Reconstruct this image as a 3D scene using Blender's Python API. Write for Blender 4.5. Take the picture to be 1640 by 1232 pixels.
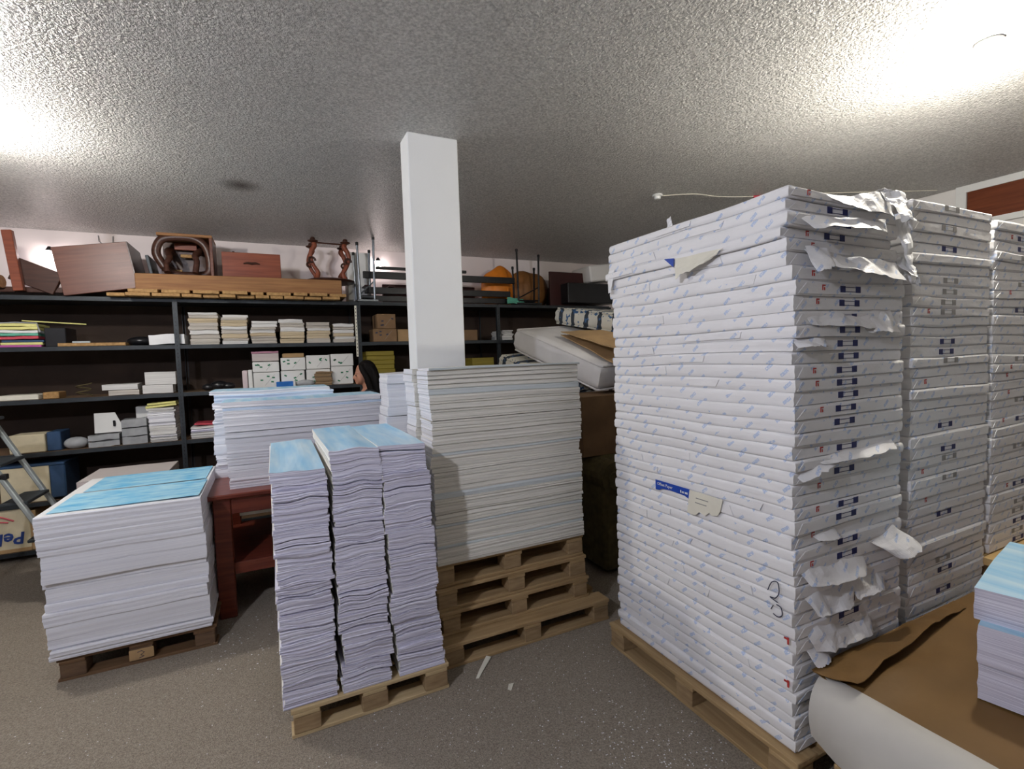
import bpy, bmesh, math, random
from math import sin, cos, pi, radians as R
from mathutils import Vector, Matrix, noise

for o in list(bpy.data.objects): bpy.data.objects.remove(o)
S = bpy.context.scene
COL = S.collection

# ------------------------------------------------------------------ camera, world, exposure
CAM_H = 1.8
cam = bpy.data.cameras.new('camera'); cam.sensor_fit = 'HORIZONTAL'; cam.sensor_width = 36.0
cam.lens = 795.0 / 1640.0 * 36.0; cam.clip_start = 0.02
co = bpy.data.objects.new('camera', cam); COL.objects.link(co)
yaw, pit, rol = R(25.86), R(-3.2), R(-1.82)
fw = Vector((sin(yaw) * cos(pit), cos(yaw) * cos(pit), sin(pit)))
r0 = Vector((cos(yaw), -sin(yaw), 0)); u0 = r0.cross(fw)
rt = cos(rol) * r0 + sin(rol) * u0; up = -sin(rol) * r0 + cos(rol) * u0
co.matrix_world = Matrix(((rt.x, up.x, -fw.x, 0), (rt.y, up.y, -fw.y, 0), (rt.z, up.z, -fw.z, CAM_H), (0, 0, 0, 1)))
S.camera = co
W = bpy.data.worlds.new('world'); S.world = W; W.use_nodes = True
W.node_tree.nodes['Background'].inputs[0].default_value = (0.5, 0.55, 0.65, 1)
W.node_tree.nodes['Background'].inputs[1].default_value = 0.2
S.view_settings.view_transform = 'Standard'; S.view_settings.look = 'None'
S.view_settings.exposure = 0.12; S.view_settings.gamma = 1.0
S.view_settings.use_curve_mapping = False
CEIL = 3.3
# the room's bulbs: place, colour, strength (built as lamps further down)
LAMPS = [((3.32, 1.25), (1.0, 0.94, 0.82), 1050.0),
         ((-1.62, 4.02), (1.0, 0.95, 0.88), 1100.0),
         ((-1.75, 0.45), (0.84, 0.87, 1.0), 2100.0)]

# ------------------------------------------------------------------ materials
M = {}
def nd(nt, t, **kw):
    n = nt.nodes.new(t)
    for k, v in kw.items(): setattr(n, k, v)
    return n
def material(name, col, rough=0.6, var=0.12, vscale=6.0, stretch=(1, 1, 1), bump=0.0, bscale=40.0, bdist=0.004,
             metal=0.0, spec=0.4, col2=None, detail=4.0, bstretch=None, coord='Object', trans=0.0, alpha=1.0, aniso=0.0):
    m = bpy.data.materials.new(name); m.use_nodes = True
    nt = m.node_tree; b = nt.nodes['Principled BSDF']; L = nt.links.new
    b.inputs['Roughness'].default_value = rough; b.inputs['Metallic'].default_value = metal
    b.inputs['Specular IOR Level'].default_value = spec
    if trans: b.inputs['Transmission Weight'].default_value = trans
    if alpha < 1: b.inputs['Alpha'].default_value = alpha
    if aniso: b.inputs['Anisotropic'].default_value = aniso
    tc = nd(nt, 'ShaderNodeTexCoord'); mp = nd(nt, 'ShaderNodeMapping')
    mp.inputs['Scale'].default_value = stretch
    L(tc.outputs[coord], mp.inputs[0])
    oi = nd(nt, 'ShaderNodeObjectInfo'); ml = nd(nt, 'ShaderNodeMath', operation='MULTIPLY'); ml.inputs[1].default_value = 37.0
    L(oi.outputs['Random'], ml.inputs[0]); L(ml.outputs[0], mp.inputs['Location'])
    nz = nd(nt, 'ShaderNodeTexNoise'); nz.inputs['Scale'].default_value = vscale; nz.inputs['Detail'].default_value = detail
    L(mp.outputs[0], nz.inputs['Vector'])
    rp = nd(nt, 'ShaderNodeValToRGB')
    c = Vector(col); d = Vector(col2) if col2 else c * (1 - var)
    e = c if col2 else c * (1 + var * 0.6)
    rp.color_ramp.elements[0].position = 0.3; rp.color_ramp.elements[1].position = 0.7
    rp.color_ramp.elements[0].color = (*d, 1); rp.color_ramp.elements[1].color = (*[min(1, x) for x in e], 1)
    L(nz.outputs['Fac'], rp.inputs[0]); L(rp.outputs[0], b.inputs['Base Color'])
    if bump:
        mb = nd(nt, 'ShaderNodeMapping'); mb.inputs['Scale'].default_value = bstretch or stretch
        L(tc.outputs[coord], mb.inputs[0])
        n2 = nd(nt, 'ShaderNodeTexNoise'); n2.inputs['Scale'].default_value = bscale; n2.inputs['Detail'].default_value = 3
        L(mb.outputs[0], n2.inputs['Vector'])
        bp = nd(nt, 'ShaderNodeBump'); bp.inputs['Strength'].default_value = bump; bp.inputs['Distance'].default_value = bdist
        L(n2.outputs['Fac'], bp.inputs['Height']); L(bp.outputs[0], b.inputs['Normal'])
    M[name] = m
    return m

def wood(name, col, dark, rough=0.6, ax=0, gr=1.0):
    st = [18.0, 18.0, 18.0]; st[ax] = 1.2
    return material(name, col, rough, col2=dark, vscale=2.2 * gr, stretch=tuple(st), bump=0.25, bscale=3.0, bdist=0.003, spec=0.35, detail=6)

def paper_edge(name, col, dark, rough=0.55, spec=0.35, lines=260.0, aniso=0.0):
    """cut paper seen edge-on: many fine level lines"""
    return material(name, col, rough, col2=dark, vscale=1.0, stretch=(1.5, 1.5, lines), bump=0.35, bscale=1.0, bdist=0.002,
                    bstretch=(1.0, 1.0, lines * 1.3), spec=spec, detail=3, aniso=aniso)

wood('pallet_wood', (0.47, 0.33, 0.17), (0.30, 0.19, 0.085), 0.75, 0)
wood('pallet_wood_pale', (0.62, 0.48, 0.28), (0.46, 0.33, 0.17), 0.75, 0)
wood('pallet_wood_dark', (0.19, 0.105, 0.05), (0.105, 0.055, 0.025), 0.75, 0)
material('pallet_block', (0.40, 0.28, 0.15), 0.85, col2=(0.25, 0.16, 0.08), vscale=9, stretch=(1, 1, 5), bump=0.5, bscale=40, bdist=0.004)
material('pallet_block_dark', (0.16, 0.095, 0.05), 0.85, col2=(0.09, 0.05, 0.03), vscale=9, stretch=(1, 1, 5), bump=0.5, bscale=40)
wood('table_wood', (0.20, 0.045, 0.025), (0.11, 0.022, 0.014), 0.32, 0)
wood('dark_wood', (0.085, 0.035, 0.022), (0.035, 0.014, 0.010), 0.35, 0)
wood('cabinet_wood', (0.17, 0.065, 0.04), (0.11, 0.038, 0.025), 0.38, 0)
wood('red_wood', (0.27, 0.075, 0.035), (0.17, 0.04, 0.02), 0.42, 0)
wood('plain_wood', (0.36, 0.18, 0.07), (0.22, 0.10, 0.04), 0.65, 0)
wood('board_wood', (0.50, 0.30, 0.12), (0.30, 0.165, 0.06), 0.7, 1)
wood('shelf_wood', (0.20, 0.12, 0.065), (0.11, 0.065, 0.035), 0.75, 0)
wood('deck_wood', (0.62, 0.43, 0.19), (0.50, 0.32, 0.13), 0.6, 0)
material('slate_metal', (0.032, 0.038, 0.044), 0.5, 0.25, 8, metal=0.3, bump=0.1)
material('black_metal', (0.018, 0.018, 0.02), 0.38, 0.3, 8, metal=0.4)
material('grey_metal', (0.22, 0.24, 0.26), 0.35, 0.25, 10, metal=0.8)
material('steel', (0.42, 0.46, 0.46), 0.42, 0.15, 10, metal=0.55)
material('hardboard', (0.035, 0.02, 0.013), 0.8, 0.3, 3, bump=0.1)
material('card', (0.42, 0.27, 0.13), 0.8, 0.18, 5, bump=0.15, bscale=60)
material('card_dark', (0.22, 0.13, 0.065), 0.8, 0.2, 5, bump=0.15, bscale=60)
material('kraft', (0.165, 0.088, 0.024), 0.62, 0.14, 3.0, bump=0.3, bscale=9, bdist=0.01)
material('white_card', (0.80, 0.80, 0.78), 0.6, 0.06, 4)
material('white_paper', (0.84, 0.84, 0.85), 0.55, 0.05, 6, bump=0.12, bscale=25)
material('cream_paper', (0.78, 0.75, 0.64), 0.6, 0.06, 9)
material('off_white', (0.52, 0.50, 0.46), 0.6, 0.06, 5)
material('plaster', (0.80, 0.78, 0.76), 0.8, 0.05, 2, bump=0.15, bscale=30)
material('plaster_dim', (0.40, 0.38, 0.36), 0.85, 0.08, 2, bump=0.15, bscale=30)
material('pillar_paint', (0.80, 0.81, 0.81), 0.55, 0.03, 2, bump=0.12, bscale=12, bdist=0.006)
material('wall_paint', (0.86, 0.78, 0.77), 0.8, 0.06, 1.2, bump=0.15, bscale=30)
material('white_paint', (0.82, 0.83, 0.82), 0.5, 0.03, 3)
wood('transom', (0.20, 0.055, 0.02), (0.13, 0.032, 0.012), 0.4, 1)
material('navy_ink', (0.012, 0.018, 0.11), 0.6, 0.2, 60)
material('red_ink', (0.48, 0.035, 0.03), 0.6, 0.2, 60)
material('blue_label', (0.01, 0.06, 0.40), 0.45, 0.08, 20)
material('grey_ink', (0.30, 0.29, 0.28), 0.6, 0.1, 60)
material('dark_ink', (0.03, 0.035, 0.07), 0.6, 0.1, 60)
material('brand_blue', (0.02, 0.05, 0.22), 0.6, 0.15, 30)
material('green_ink', (0.03, 0.20, 0.10), 0.6, 0.15, 30)
material('carton_yellow', (0.66, 0.58, 0.40), 0.75, 0.2, 6)
material('yellow_pack', (0.30, 0.235, 0.03), 0.55, col2=(0.20, 0.155, 0.018), vscale=1, stretch=(2, 2, 60))
material('orange_bag', (0.80, 0.24, 0.02), 0.4, 0.25, 5, bump=0.4, bscale=8, bdist=0.02)
material('brown_bag', (0.26, 0.11, 0.03), 0.5, 0.25, 5, bump=0.4, bscale=8, bdist=0.02)
material('mattress_white', (0.66, 0.64, 0.63), 0.85, 0.06, 5, bump=0.5, bscale=10, bdist=0.012)
material('sofa', (0.11, 0.085, 0.035), 0.9, 0.3, 20, bump=0.3, bscale=80)
material('dark_red', (0.045, 0.008, 0.008), 0.5, 0.2, 5)
material('skin', (0.52, 0.25, 0.16), 0.5, 0.08, 20)
material('hair', (0.006, 0.0045, 0.0045), 0.65, 0.3, 4, spec=0.15, stretch=(30, 30, 1), bump=0.3, bscale=4, bstretch=(40, 40, 2))
material('black_cloth', (0.012, 0.012, 0.015), 0.85, 0.3, 20)
material('jeans', (0.03, 0.04, 0.09), 0.85, 0.3, 30)
material('clear_film', (0.62, 0.64, 0.66), 0.18, 0.15, 14, bump=0.5, bscale=30, bdist=0.006, trans=0.35)
material('pink', (0.48, 0.22, 0.30), 0.5, 0.15, 10)
material('pale_pink', (0.72, 0.60, 0.62), 0.6, 0.1, 10)
material('magenta', (0.50, 0.10, 0.36), 0.5, 0.1, 10)
material('pale_yellow', (0.80, 0.76, 0.28), 0.5, 0.1, 10)
material('green_card', (0.12, 0.42, 0.30), 0.5, 0.1, 10)
material('blue_card', (0.03, 0.07, 0.15), 0.45, 0.15, 10)
material('bright_blue', (0.02, 0.16, 0.55), 0.4, 0.1, 10)
material('red_card', (0.58, 0.07, 0.10), 0.5, 0.1, 10)
material('black_plastic', (0.012, 0.012, 0.014), 0.3, 0.2, 10)
material('glass_lamp', (0.85, 0.85, 0.82), 0.1, 0.05, 5)
paper_edge('edge_lavender', (0.84, 0.83, 0.93), (0.44, 0.42, 0.55), 0.5)
paper_edge('edge_white', (0.86, 0.86, 0.90), (0.72, 0.72, 0.78), 0.42, spec=0.5, aniso=0.6, lines=200)
paper_edge('edge_cream', (0.86, 0.83, 0.75), (0.62, 0.60, 0.54), 0.55)
paper_edge('edge_cream_blue', (0.72, 0.76, 0.75), (0.54, 0.59, 0.61), 0.55)
paper_edge('edge_warm', (0.92, 0.90, 0.84), (0.74, 0.72, 0.66), 0.55)
paper_edge('edge_blue', (0.70, 0.80, 0.93), (0.56, 0.69, 0.90), 0.5, lines=90)
paper_edge('edge_book', (0.62, 0.58, 0.52), (0.36, 0.32, 0.28), 0.7, lines=150)
paper_edge('edge_book_white', (0.80, 0.79, 0.77), (0.55, 0.54, 0.53), 0.7, lines=150)
paper_edge('edge_book_tan', (0.62, 0.52, 0.36), (0.42, 0.33, 0.22), 0.7, lines=150)
paper_edge('edge_kraft', (0.34, 0.23, 0.13), (0.20, 0.13, 0.07), 0.8, lines=120)
paper_edge('edge_pink', (0.62, 0.55, 0.53), (0.50, 0.43, 0.42), 0.7)
material('print_sky', (0.52, 0.80, 0.92), 0.5, col2=(0.10, 0.46, 0.76), vscale=7, stretch=(1, 1.8, 1), detail=5)
material('print_light_blue', (0.62, 0.80, 0.92), 0.5, col2=(0.30, 0.60, 0.84), vscale=3, stretch=(6, 0.7, 1), detail=2)
material('sheet_grey', (0.60, 0.54, 0.52), 0.7, 0.05, 4)

def wrapper_material(name, base, ink, amount, warm):
    """white wrapper printed all over with small slanted dashes of text"""
    m = material(name, base, 0.48, 0.05, 5, bump=0.45, bscale=11, bdist=0.010, bstretch=(1, 0.6, 2.2), spec=0.4)
    nt = m.node_tree; L = nt.links.new; b = nt.nodes['Principled BSDF']
    base_link = b.inputs['Base Color'].links[0].from_socket
    tc = nd(nt, 'ShaderNodeTexCoord'); sp = nd(nt, 'ShaderNodeSeparateXYZ'); L(tc.outputs['Object'], sp.inputs[0])
    oi = nd(nt, 'ShaderNodeObjectInfo')
    def mth(op, a, c=None):
        n = nd(nt, 'ShaderNodeMath', operation=op)
        for i, x in enumerate((a, c)):
            if x is None: continue
            if isinstance(x, (int, float)): n.inputs[i].default_value = x
            else: L(x, n.inputs[i])
        return n.outputs[0]
    h = mth('SUBTRACT', sp.outputs['X'], sp.outputs['Y'])          # runs along either visible side
    h = mth('ADD', h, mth('MULTIPLY', oi.outputs['Random'], 0.13))
    v = mth('ADD', sp.outputs['Z'], mth('MULTIPLY', oi.outputs['Random'], 7.3))
    a = R(40)
    p = mth('ADD', mth('MULTIPLY', h, cos(a)), mth('MULTIPLY', v, sin(a)))
    q = mth('SUBTRACT', mth('MULTIPLY', v, cos(a)), mth('MULTIPLY', h, sin(a)))
    rows = mth('DIVIDE', q, 0.062); ri = mth('FLOOR', rows); rf = mth('FRACT', rows)
    cols = mth('ADD', mth('DIVIDE', p, 0.098), mth('MULTIPLY', ri, 0.37)); cf = mth('FRACT', cols)
    mask = mth('MULTIPLY', mth('LESS_THAN', rf, 0.23), mth('LESS_THAN', cf, 0.40))
    nz = nd(nt, 'ShaderNodeTexNoise'); nz.inputs['Scale'].default_value = 190; L(tc.outputs['Object'], nz.inputs['Vector'])
    n3 = nd(nt, 'ShaderNodeTexNoise'); n3.inputs['Scale'].default_value = 7; L(tc.outputs['Object'], n3.inputs['Vector'])
    nn = mth('MULTIPLY', mth('GREATER_THAN', nz.outputs['Fac'], 0.43), mth('GREATER_THAN', n3.outputs['Fac'], 0.40))
    mask = mth('MULTIPLY', mth('MULTIPLY', mask, nn), amount)
    mx = nd(nt, 'ShaderNodeMix', data_type='RGBA'); mx.inputs[7].default_value = (*ink, 1)
    L(mask, mx.inputs[0]); L(base_link, mx.inputs[6]); L(mx.outputs[2], b.inputs['Base Color'])
    return m
wrapper_material('wrapper', (0.83, 0.82, 0.83), (0.30, 0.45, 0.74), 0.62, False)

def popcorn_ceiling():
    m = material('ceiling_popcorn', (0.72, 0.71, 0.69), 0.36, 0.34, 70, bump=1.0, bscale=75, bdist=0.030, spec=0.8, detail=2, coord='Object')  # strong tone variation paints light and shade of the relief into an even colour
    nt = m.node_tree; L = nt.links.new; b = nt.nodes['Principled BSDF']
    src = b.inputs['Base Color'].links[0].from_socket
    # a sooty stain by an old fixing
    tc = nd(nt, 'ShaderNodeTexCoord'); ds = nd(nt, 'ShaderNodeVectorMath', operation='DISTANCE')
    ds.inputs[1].default_value = (-0.145, 4.776, 3.3); L(tc.outputs['Object'], ds.inputs[0])
    rp = nd(nt, 'ShaderNodeValToRGB'); rp.color_ramp.elements[0].position = 0.02; rp.color_ramp.elements[1].position = 0.19
    rp.color_ramp.elements[0].color = (0.10, 0.10, 0.09, 1); rp.color_ramp.elements[1].color = (1, 1, 1, 1)
    L(ds.outputs['Value'], rp.inputs[0])
    mx = nd(nt, 'ShaderNodeMix', data_type='RGBA', blend_type='MULTIPLY'); mx.inputs[0].default_value = 1
    L(src, mx.inputs[6]); L(rp.outputs[0], mx.inputs[7]); L(mx.outputs[2], b.inputs['Base Color'])
popcorn_ceiling()
material('carpet', (0.42, 0.365, 0.29), 0.95, col2=(0.22, 0.185, 0.15), vscale=120, bump=0.8, bscale=190, bdist=0.010, spec=0.1, detail=5)

def floral_material():
    m = material('floral', (0.62, 0.60, 0.52), 0.8, 0.06, 5, bump=0.3, bscale=14, bdist=0.008)
    nt = m.node_tree; L = nt.links.new; b = nt.nodes['Principled BSDF']; src = b.inputs['Base Color'].links[0].from_socket
    tc = nd(nt, 'ShaderNodeTexCoord')
    mp = nd(nt, 'ShaderNodeMapping'); mp.inputs['Scale'].default_value = (1, 1, 1); L(tc.outputs['Object'], mp.inputs[0])
    wv = nd(nt, 'ShaderNodeTexWave', wave_type='BANDS', bands_direction='X'); wv.inputs['Scale'].default_value = 1.55
    wv.inputs['Distortion'].default_value = 1.6; wv.inputs['Detail Scale'].default_value = 3
    L(mp.outputs[0], wv.inputs['Vector'])
    r1 = nd(nt, 'ShaderNodeValToRGB'); r1.color_ramp.interpolation = 'CONSTANT'
    r1.color_ramp.elements[0].color = (0, 0, 0, 1); r1.color_ramp.elements[1].position = 0.8; r1.color_ramp.elements[1].color = (1, 1, 1, 1)
    L(wv.outputs['Fac'], r1.inputs[0])
    m1 = nd(nt, 'ShaderNodeMix', data_type='RGBA'); m1.inputs[7].default_value = (0.035, 0.045, 0.06, 1)
    L(r1.outputs[0], m1.inputs[0]); L(src, m1.inputs[6])
    nz = nd(nt, 'ShaderNodeTexNoise'); nz.inputs['Scale'].default_value = 17; L(tc.outputs['Object'], nz.inputs['Vector'])
    r2 = nd(nt, 'ShaderNodeValToRGB'); r2.color_ramp.interpolation = 'CONSTANT'
    r2.color_ramp.elements[0].color = (0, 0, 0, 1); r2.color_ramp.elements[1].position = 0.60; r2.color_ramp.elements[1].color = (1, 1, 1, 1)
    L(nz.outputs['Fac'], r2.inputs[0])
    m2 = nd(nt, 'ShaderNodeMix', data_type='RGBA'); m2.inputs[7].default_value = (0.05, 0.12, 0.25, 1)
    L(r2.outputs[0], m2.inputs[0]); L(m1.outputs[2], m2.inputs[6]); L(m2.outputs[2], b.inputs['Base Color'])
floral_material()

# ------------------------------------------------------------------ mesh helpers
def curve(pts, n=5):
    P_ = [Vector(p) for p in pts]; out = []
    for i in range(len(P_) - 1):
        a, b, c, d = P_[max(i - 1, 0)], P_[i], P_[i + 1], P_[min(i + 2, len(P_) - 1)]
        for k in range(n):
            t = k / n
            out.append(0.5 * ((2 * b) + (c - a) * t + (2 * a - 5 * b + 4 * c - d) * t * t + (3 * b - a - 3 * c + d) * t ** 3))
    return out + [P_[-1]]
def curve_r(r, n=5):
    out = []
    for i in range(len(r) - 1): out += [r[i] + (r[i + 1] - r[i]) * k / n for k in range(n)]
    return out + [r[-1]]
class MB:
    def __init__(s): s.v = []; s.f = []; s.m = []
    def add(s, vs, fs, mi=0):
        k = len(s.v); s.v += [tuple(x) for x in vs]; s.f += [tuple(i + k for i in f) for f in fs]
        s.m += [mi] * len(fs) if isinstance(mi, int) else list(mi)
        return s
    def box(s, c, d, ch=0.0, rot=None, mi=0):
        """chamfered box, centre c, size d"""
        X, Y, Z = d[0] / 2, d[1] / 2, d[2] / 2; H = (X, Y, Z)
        if ch <= 0: ch = 0.02 * min(d)
        ch = min(ch, 0.45 * min(d))
        vs = []; ix = {}
        for sx in (-1, 1):
            for sy in (-1, 1):
                for sz in (-1, 1):
                    sg = (sx, sy, sz)
                    for a in range(3):
                        p = [sg[k] * (H[k] - (0 if k == a else ch)) for k in range(3)]
                        ix[sg, a] = len(vs); vs.append(Vector(p))
        fs = []
        for a in range(3):
            b, c2 = (a + 1) % 3, (a + 2) % 3
            for g in (-1, 1):
                q = []
                for gb, gc in ((-1, -1), (1, -1), (1, 1), (-1, 1)):
                    sg = [0, 0, 0]; sg[a] = g; sg[b] = gb; sg[c2] = gc; q.append(ix[tuple(sg), a])
                fs.append(q)
            for ga in (-1, 1):
                for gb in (-1, 1):
                    q = []
                    for gc, w in ((-1, (a, b)), (1, (b, a))):
                        sg = [0, 0, 0]; sg[a] = ga; sg[b] = gb; sg[c2] = gc
                        q += [ix[tuple(sg), w[0]], ix[tuple(sg), w[1]]]
                    fs.append(q)
        for sx in (-1, 1):
            for sy in (-1, 1):
                for sz in (-1, 1): fs.append([ix[(sx, sy, sz), a] for a in range(3)])
        if rot is not None: vs = [rot @ v for v in vs]
        C = Vector(c)
        return s.add([v + C for v in vs], fs, mi)
    def b(s, x0, x1, y0, y1, z0, z1, ch=0.0, mi=0):
        return s.box(((x0 + x1) / 2, (y0 + y1) / 2, (z0 + z1) / 2), (abs(x1 - x0), abs(y1 - y0), abs(z1 - z0)), ch, None, mi)
    def tube(s, pts, r, n=8, mi=0, flat=None, sm=0):
        if sm:
            if isinstance(r, (list, tuple)): r = curve_r(list(r), sm)
            pts = curve(pts, sm)
        pts = [Vector(p) for p in pts]; rr = r if isinstance(r, (list, tuple)) else [r] * len(pts)
        vs = []; fs = []; N = len(pts); prev = None
        for i, p in enumerate(pts):
            t = (pts[min(i + 1, N - 1)] - pts[max(i - 1, 0)]).normalized()
            if prev is None:
                a = Vector((0, 0, 1)) if abs(t.z) < 0.9 else Vector((1, 0, 0))
                x = t.cross(a).normalized()
            else: x = (prev - t * prev.dot(t)).normalized()
            prev = x; y = t.cross(x)
            for k in range(n):
                an = 2 * pi * k / n
                vs.append(p + (x * cos(an) + y * sin(an) * (flat or 1)) * rr[i])
        for i in range(N - 1):
            for k in range(n):
                fs.append((i * n + k, i * n + (k + 1) % n, (i + 1) * n + (k + 1) % n, (i + 1) * n + k))
        fs.append(tuple(range(n - 1, -1, -1))); fs.append(tuple((N - 1) * n + k for k in range(n)))
        return s.add(vs, fs, mi)
    def lathe(s, prof, c=(0, 0, 0), n=16, mi=0, rot=None):
        vs = []; fs = []
        for r, z in prof:
            for k in range(n): vs.append(Vector((max(r, 1e-4) * cos(2 * pi * k / n), max(r, 1e-4) * sin(2 * pi * k / n), z)))
        for i in range(len(prof) - 1):
            for k in range(n): fs.append((i * n + k, i * n + (k + 1) % n, (i + 1) * n + (k + 1) % n, (i + 1) * n + k))
        fs.append(tuple(range(n - 1, -1, -1))); fs.append(tuple((len(prof) - 1) * n + k for k in range(n)))
        if rot is not None: vs = [rot @ v for v in vs]
        return s.add([v + Vector(c) for v in vs], fs, mi)
    def ball(s, c, r, n=14, m=9, rot=None, mi=0):
        prof = []
        vs = []; fs = []
        for i in range(m + 1):
            th = pi * i / m
            for k in range(n):
                vs.append(Vector((max(sin(th), 1e-3) * cos(2 * pi * k / n) * r[0], max(sin(th), 1e-3) * sin(2 * pi * k / n) * r[1], -cos(th) * r[2])))
        for i in range(m):
            for k in range(n): fs.append((i * n + k, i * n + (k + 1) % n, (i + 1) * n + (k + 1) % n, (i + 1) * n + k))
        fs.append(tuple(range(n - 1, -1, -1))); fs.append(tuple(m * n + k for k in range(n)))
        if rot is not None: vs = [rot @ v for v in vs]
        return s.add([v + Vector(c) for v in vs], fs, mi)
    def prism(s, poly, n, mi=0):
        """polygon of 3-D points pushed along vector n"""
        n = Vector(n); k = len(poly)
        vs = [Vector(p) for p in poly] + [Vector(p) + n for p in poly]
        fs = [tuple(range(k)), tuple(range(2 * k - 1, k - 1, -1))] + [(i, (i + 1) % k, k + (i + 1) % k, k + i) for i in range(k)]
        return s.add(vs, fs, mi)
    def sheet(s, c4, th, nu=8, nv=6, amp=0.01, seed=0, freq=6.0, bulge=(0, 0, 0), rag=0.0, mi=0):
        """crumpled sheet of paper between four corners, with thickness"""
        A, B, C, D = [Vector(p) for p in c4]; nrm = (B - A).cross(D - A).normalized()
        g = {}; vs = []
        rnd = random.Random(seed)
        for sd in (0, 1):
            for j in range(nv + 1):
                for i in range(nu + 1):
                    u, w = i / nu, j / nv
                    p = (A * (1 - u) + B * u) * (1 - w) + (D * (1 - u) + C * u) * w
                    e = noise.noise(p * freq + Vector((seed * 3.1, 0, 0))) + 0.5 * noise.noise(p * freq * 2.7 + Vector((0, seed * 1.7, 0)))
                    p = p + nrm * amp * e * 1.6 + Vector(bulge) * (4 * u * (1 - u)) ** 0.7 * w
                    if rag and j == nv: p = p + (D - A).normalized() * rag * noise.noise(Vector((u * 9, seed, 0)))
                    if rag and i == nu: p = p + (B - A).normalized() * rag * noise.noise(Vector((w * 9, seed + 5, 0)))
                    g[sd, i, j] = len(vs); vs.append(p + nrm * th * (sd - 0.5))
        fs = []
        for j in range(nv):
            for i in range(nu):
                fs.append((g[1, i, j], g[1, i + 1, j], g[1, i + 1, j + 1], g[1, i, j + 1]))
                fs.append((g[0, i, j + 1], g[0, i + 1, j + 1], g[0, i + 1, j], g[0, i, j]))
        for i in range(nu):
            for j in (0, nv): fs.append((g[0, i, j], g[0, i + 1, j], g[1, i + 1, j], g[1, i, j]))
        for j in range(nv):
            for i in (0, nu): fs.append((g[0, i, j], g[0, i, j + 1], g[1, i, j + 1], g[1, i, j]))
        return s.add(vs, fs, mi)
    def mesh(s, name, mats, smooth=False, fixn=True):
        me = bpy.data.meshes.new(name); me.from_pydata(s.v, [], s.f)
        for m in mats: me.materials.append(M[m])
        if len(mats) > 1: me.polygons.foreach_set('material_index', s.m)
        if fixn:
            bm = bmesh.new(); bm.from_mesh(me); bmesh.ops.recalc_face_normals(bm, faces=bm.faces); bm.to_mesh(me); bm.free()
        if smooth:
            me.polygons.foreach_set('use_smooth', [True] * len(me.polygons))
            me.set_sharp_from_angle(angle=R(62))
        me.update()
        return me

def tag(o, label=None, cat=None, group=None, kind=None):
    if label: o['label'] = label
    if cat: o['category'] = cat; o['kind'] = 'thing'
    if group: o['group'] = group
    if kind: o['kind'] = kind
    return o
def link(name, data, parent=None, loc=(0, 0, 0), rot=(0, 0, 0)):
    o = bpy.data.objects.new(name, data); COL.objects.link(o)
    o.location = loc; o.rotation_euler = rot
    if parent: o.parent = parent
    return o
def ob(name, mb, mat, parent=None, loc=(0, 0, 0), rot=(0, 0, 0), smooth=False):
    mats = [mat] if isinstance(mat, str) else list(mat)
    return link(name, mb.mesh(name, mats, smooth), parent, loc, rot)
def empty(name, loc, label, cat, group=None, rot=(0, 0, 0)):
    o = link(name, None, None, loc, rot); o.empty_display_size = 0.05
    return tag(o, label, cat, group)
def struct(name, mb, mat, parent=None, smooth=False, label=None):
    o = ob(name, mb, mat, parent, smooth=smooth)
    if not parent: o['kind'] = 'structure'
    if label: o['label'] = label
    return o
def text(name, body, size, mat, parent, loc, rot, ext=0.0006, shear=0.0, bold=0.0):
    c = bpy.data.curves.new(name, 'FONT'); c.body = body; c.size = size; c.extrude = ext; c.resolution_u = 2; c.shear = shear; c.offset = bold
    c.materials.append(M[mat])
    t_ = bpy.data.objects.new(name, c); me = bpy.data.meshes.new_from_object(t_); bpy.data.objects.remove(t_)
    if not me.materials: me.materials.append(M[mat])
    return link(name, me, parent, loc, rot)
def nth(k):
    return 'topmost' if k == 1 else '%d%s from the top' % (k, 'th' if 10 < k % 100 < 14 else {1: 'st', 2: 'nd', 3: 'rd'}.get(k % 10, 'th'))

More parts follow.
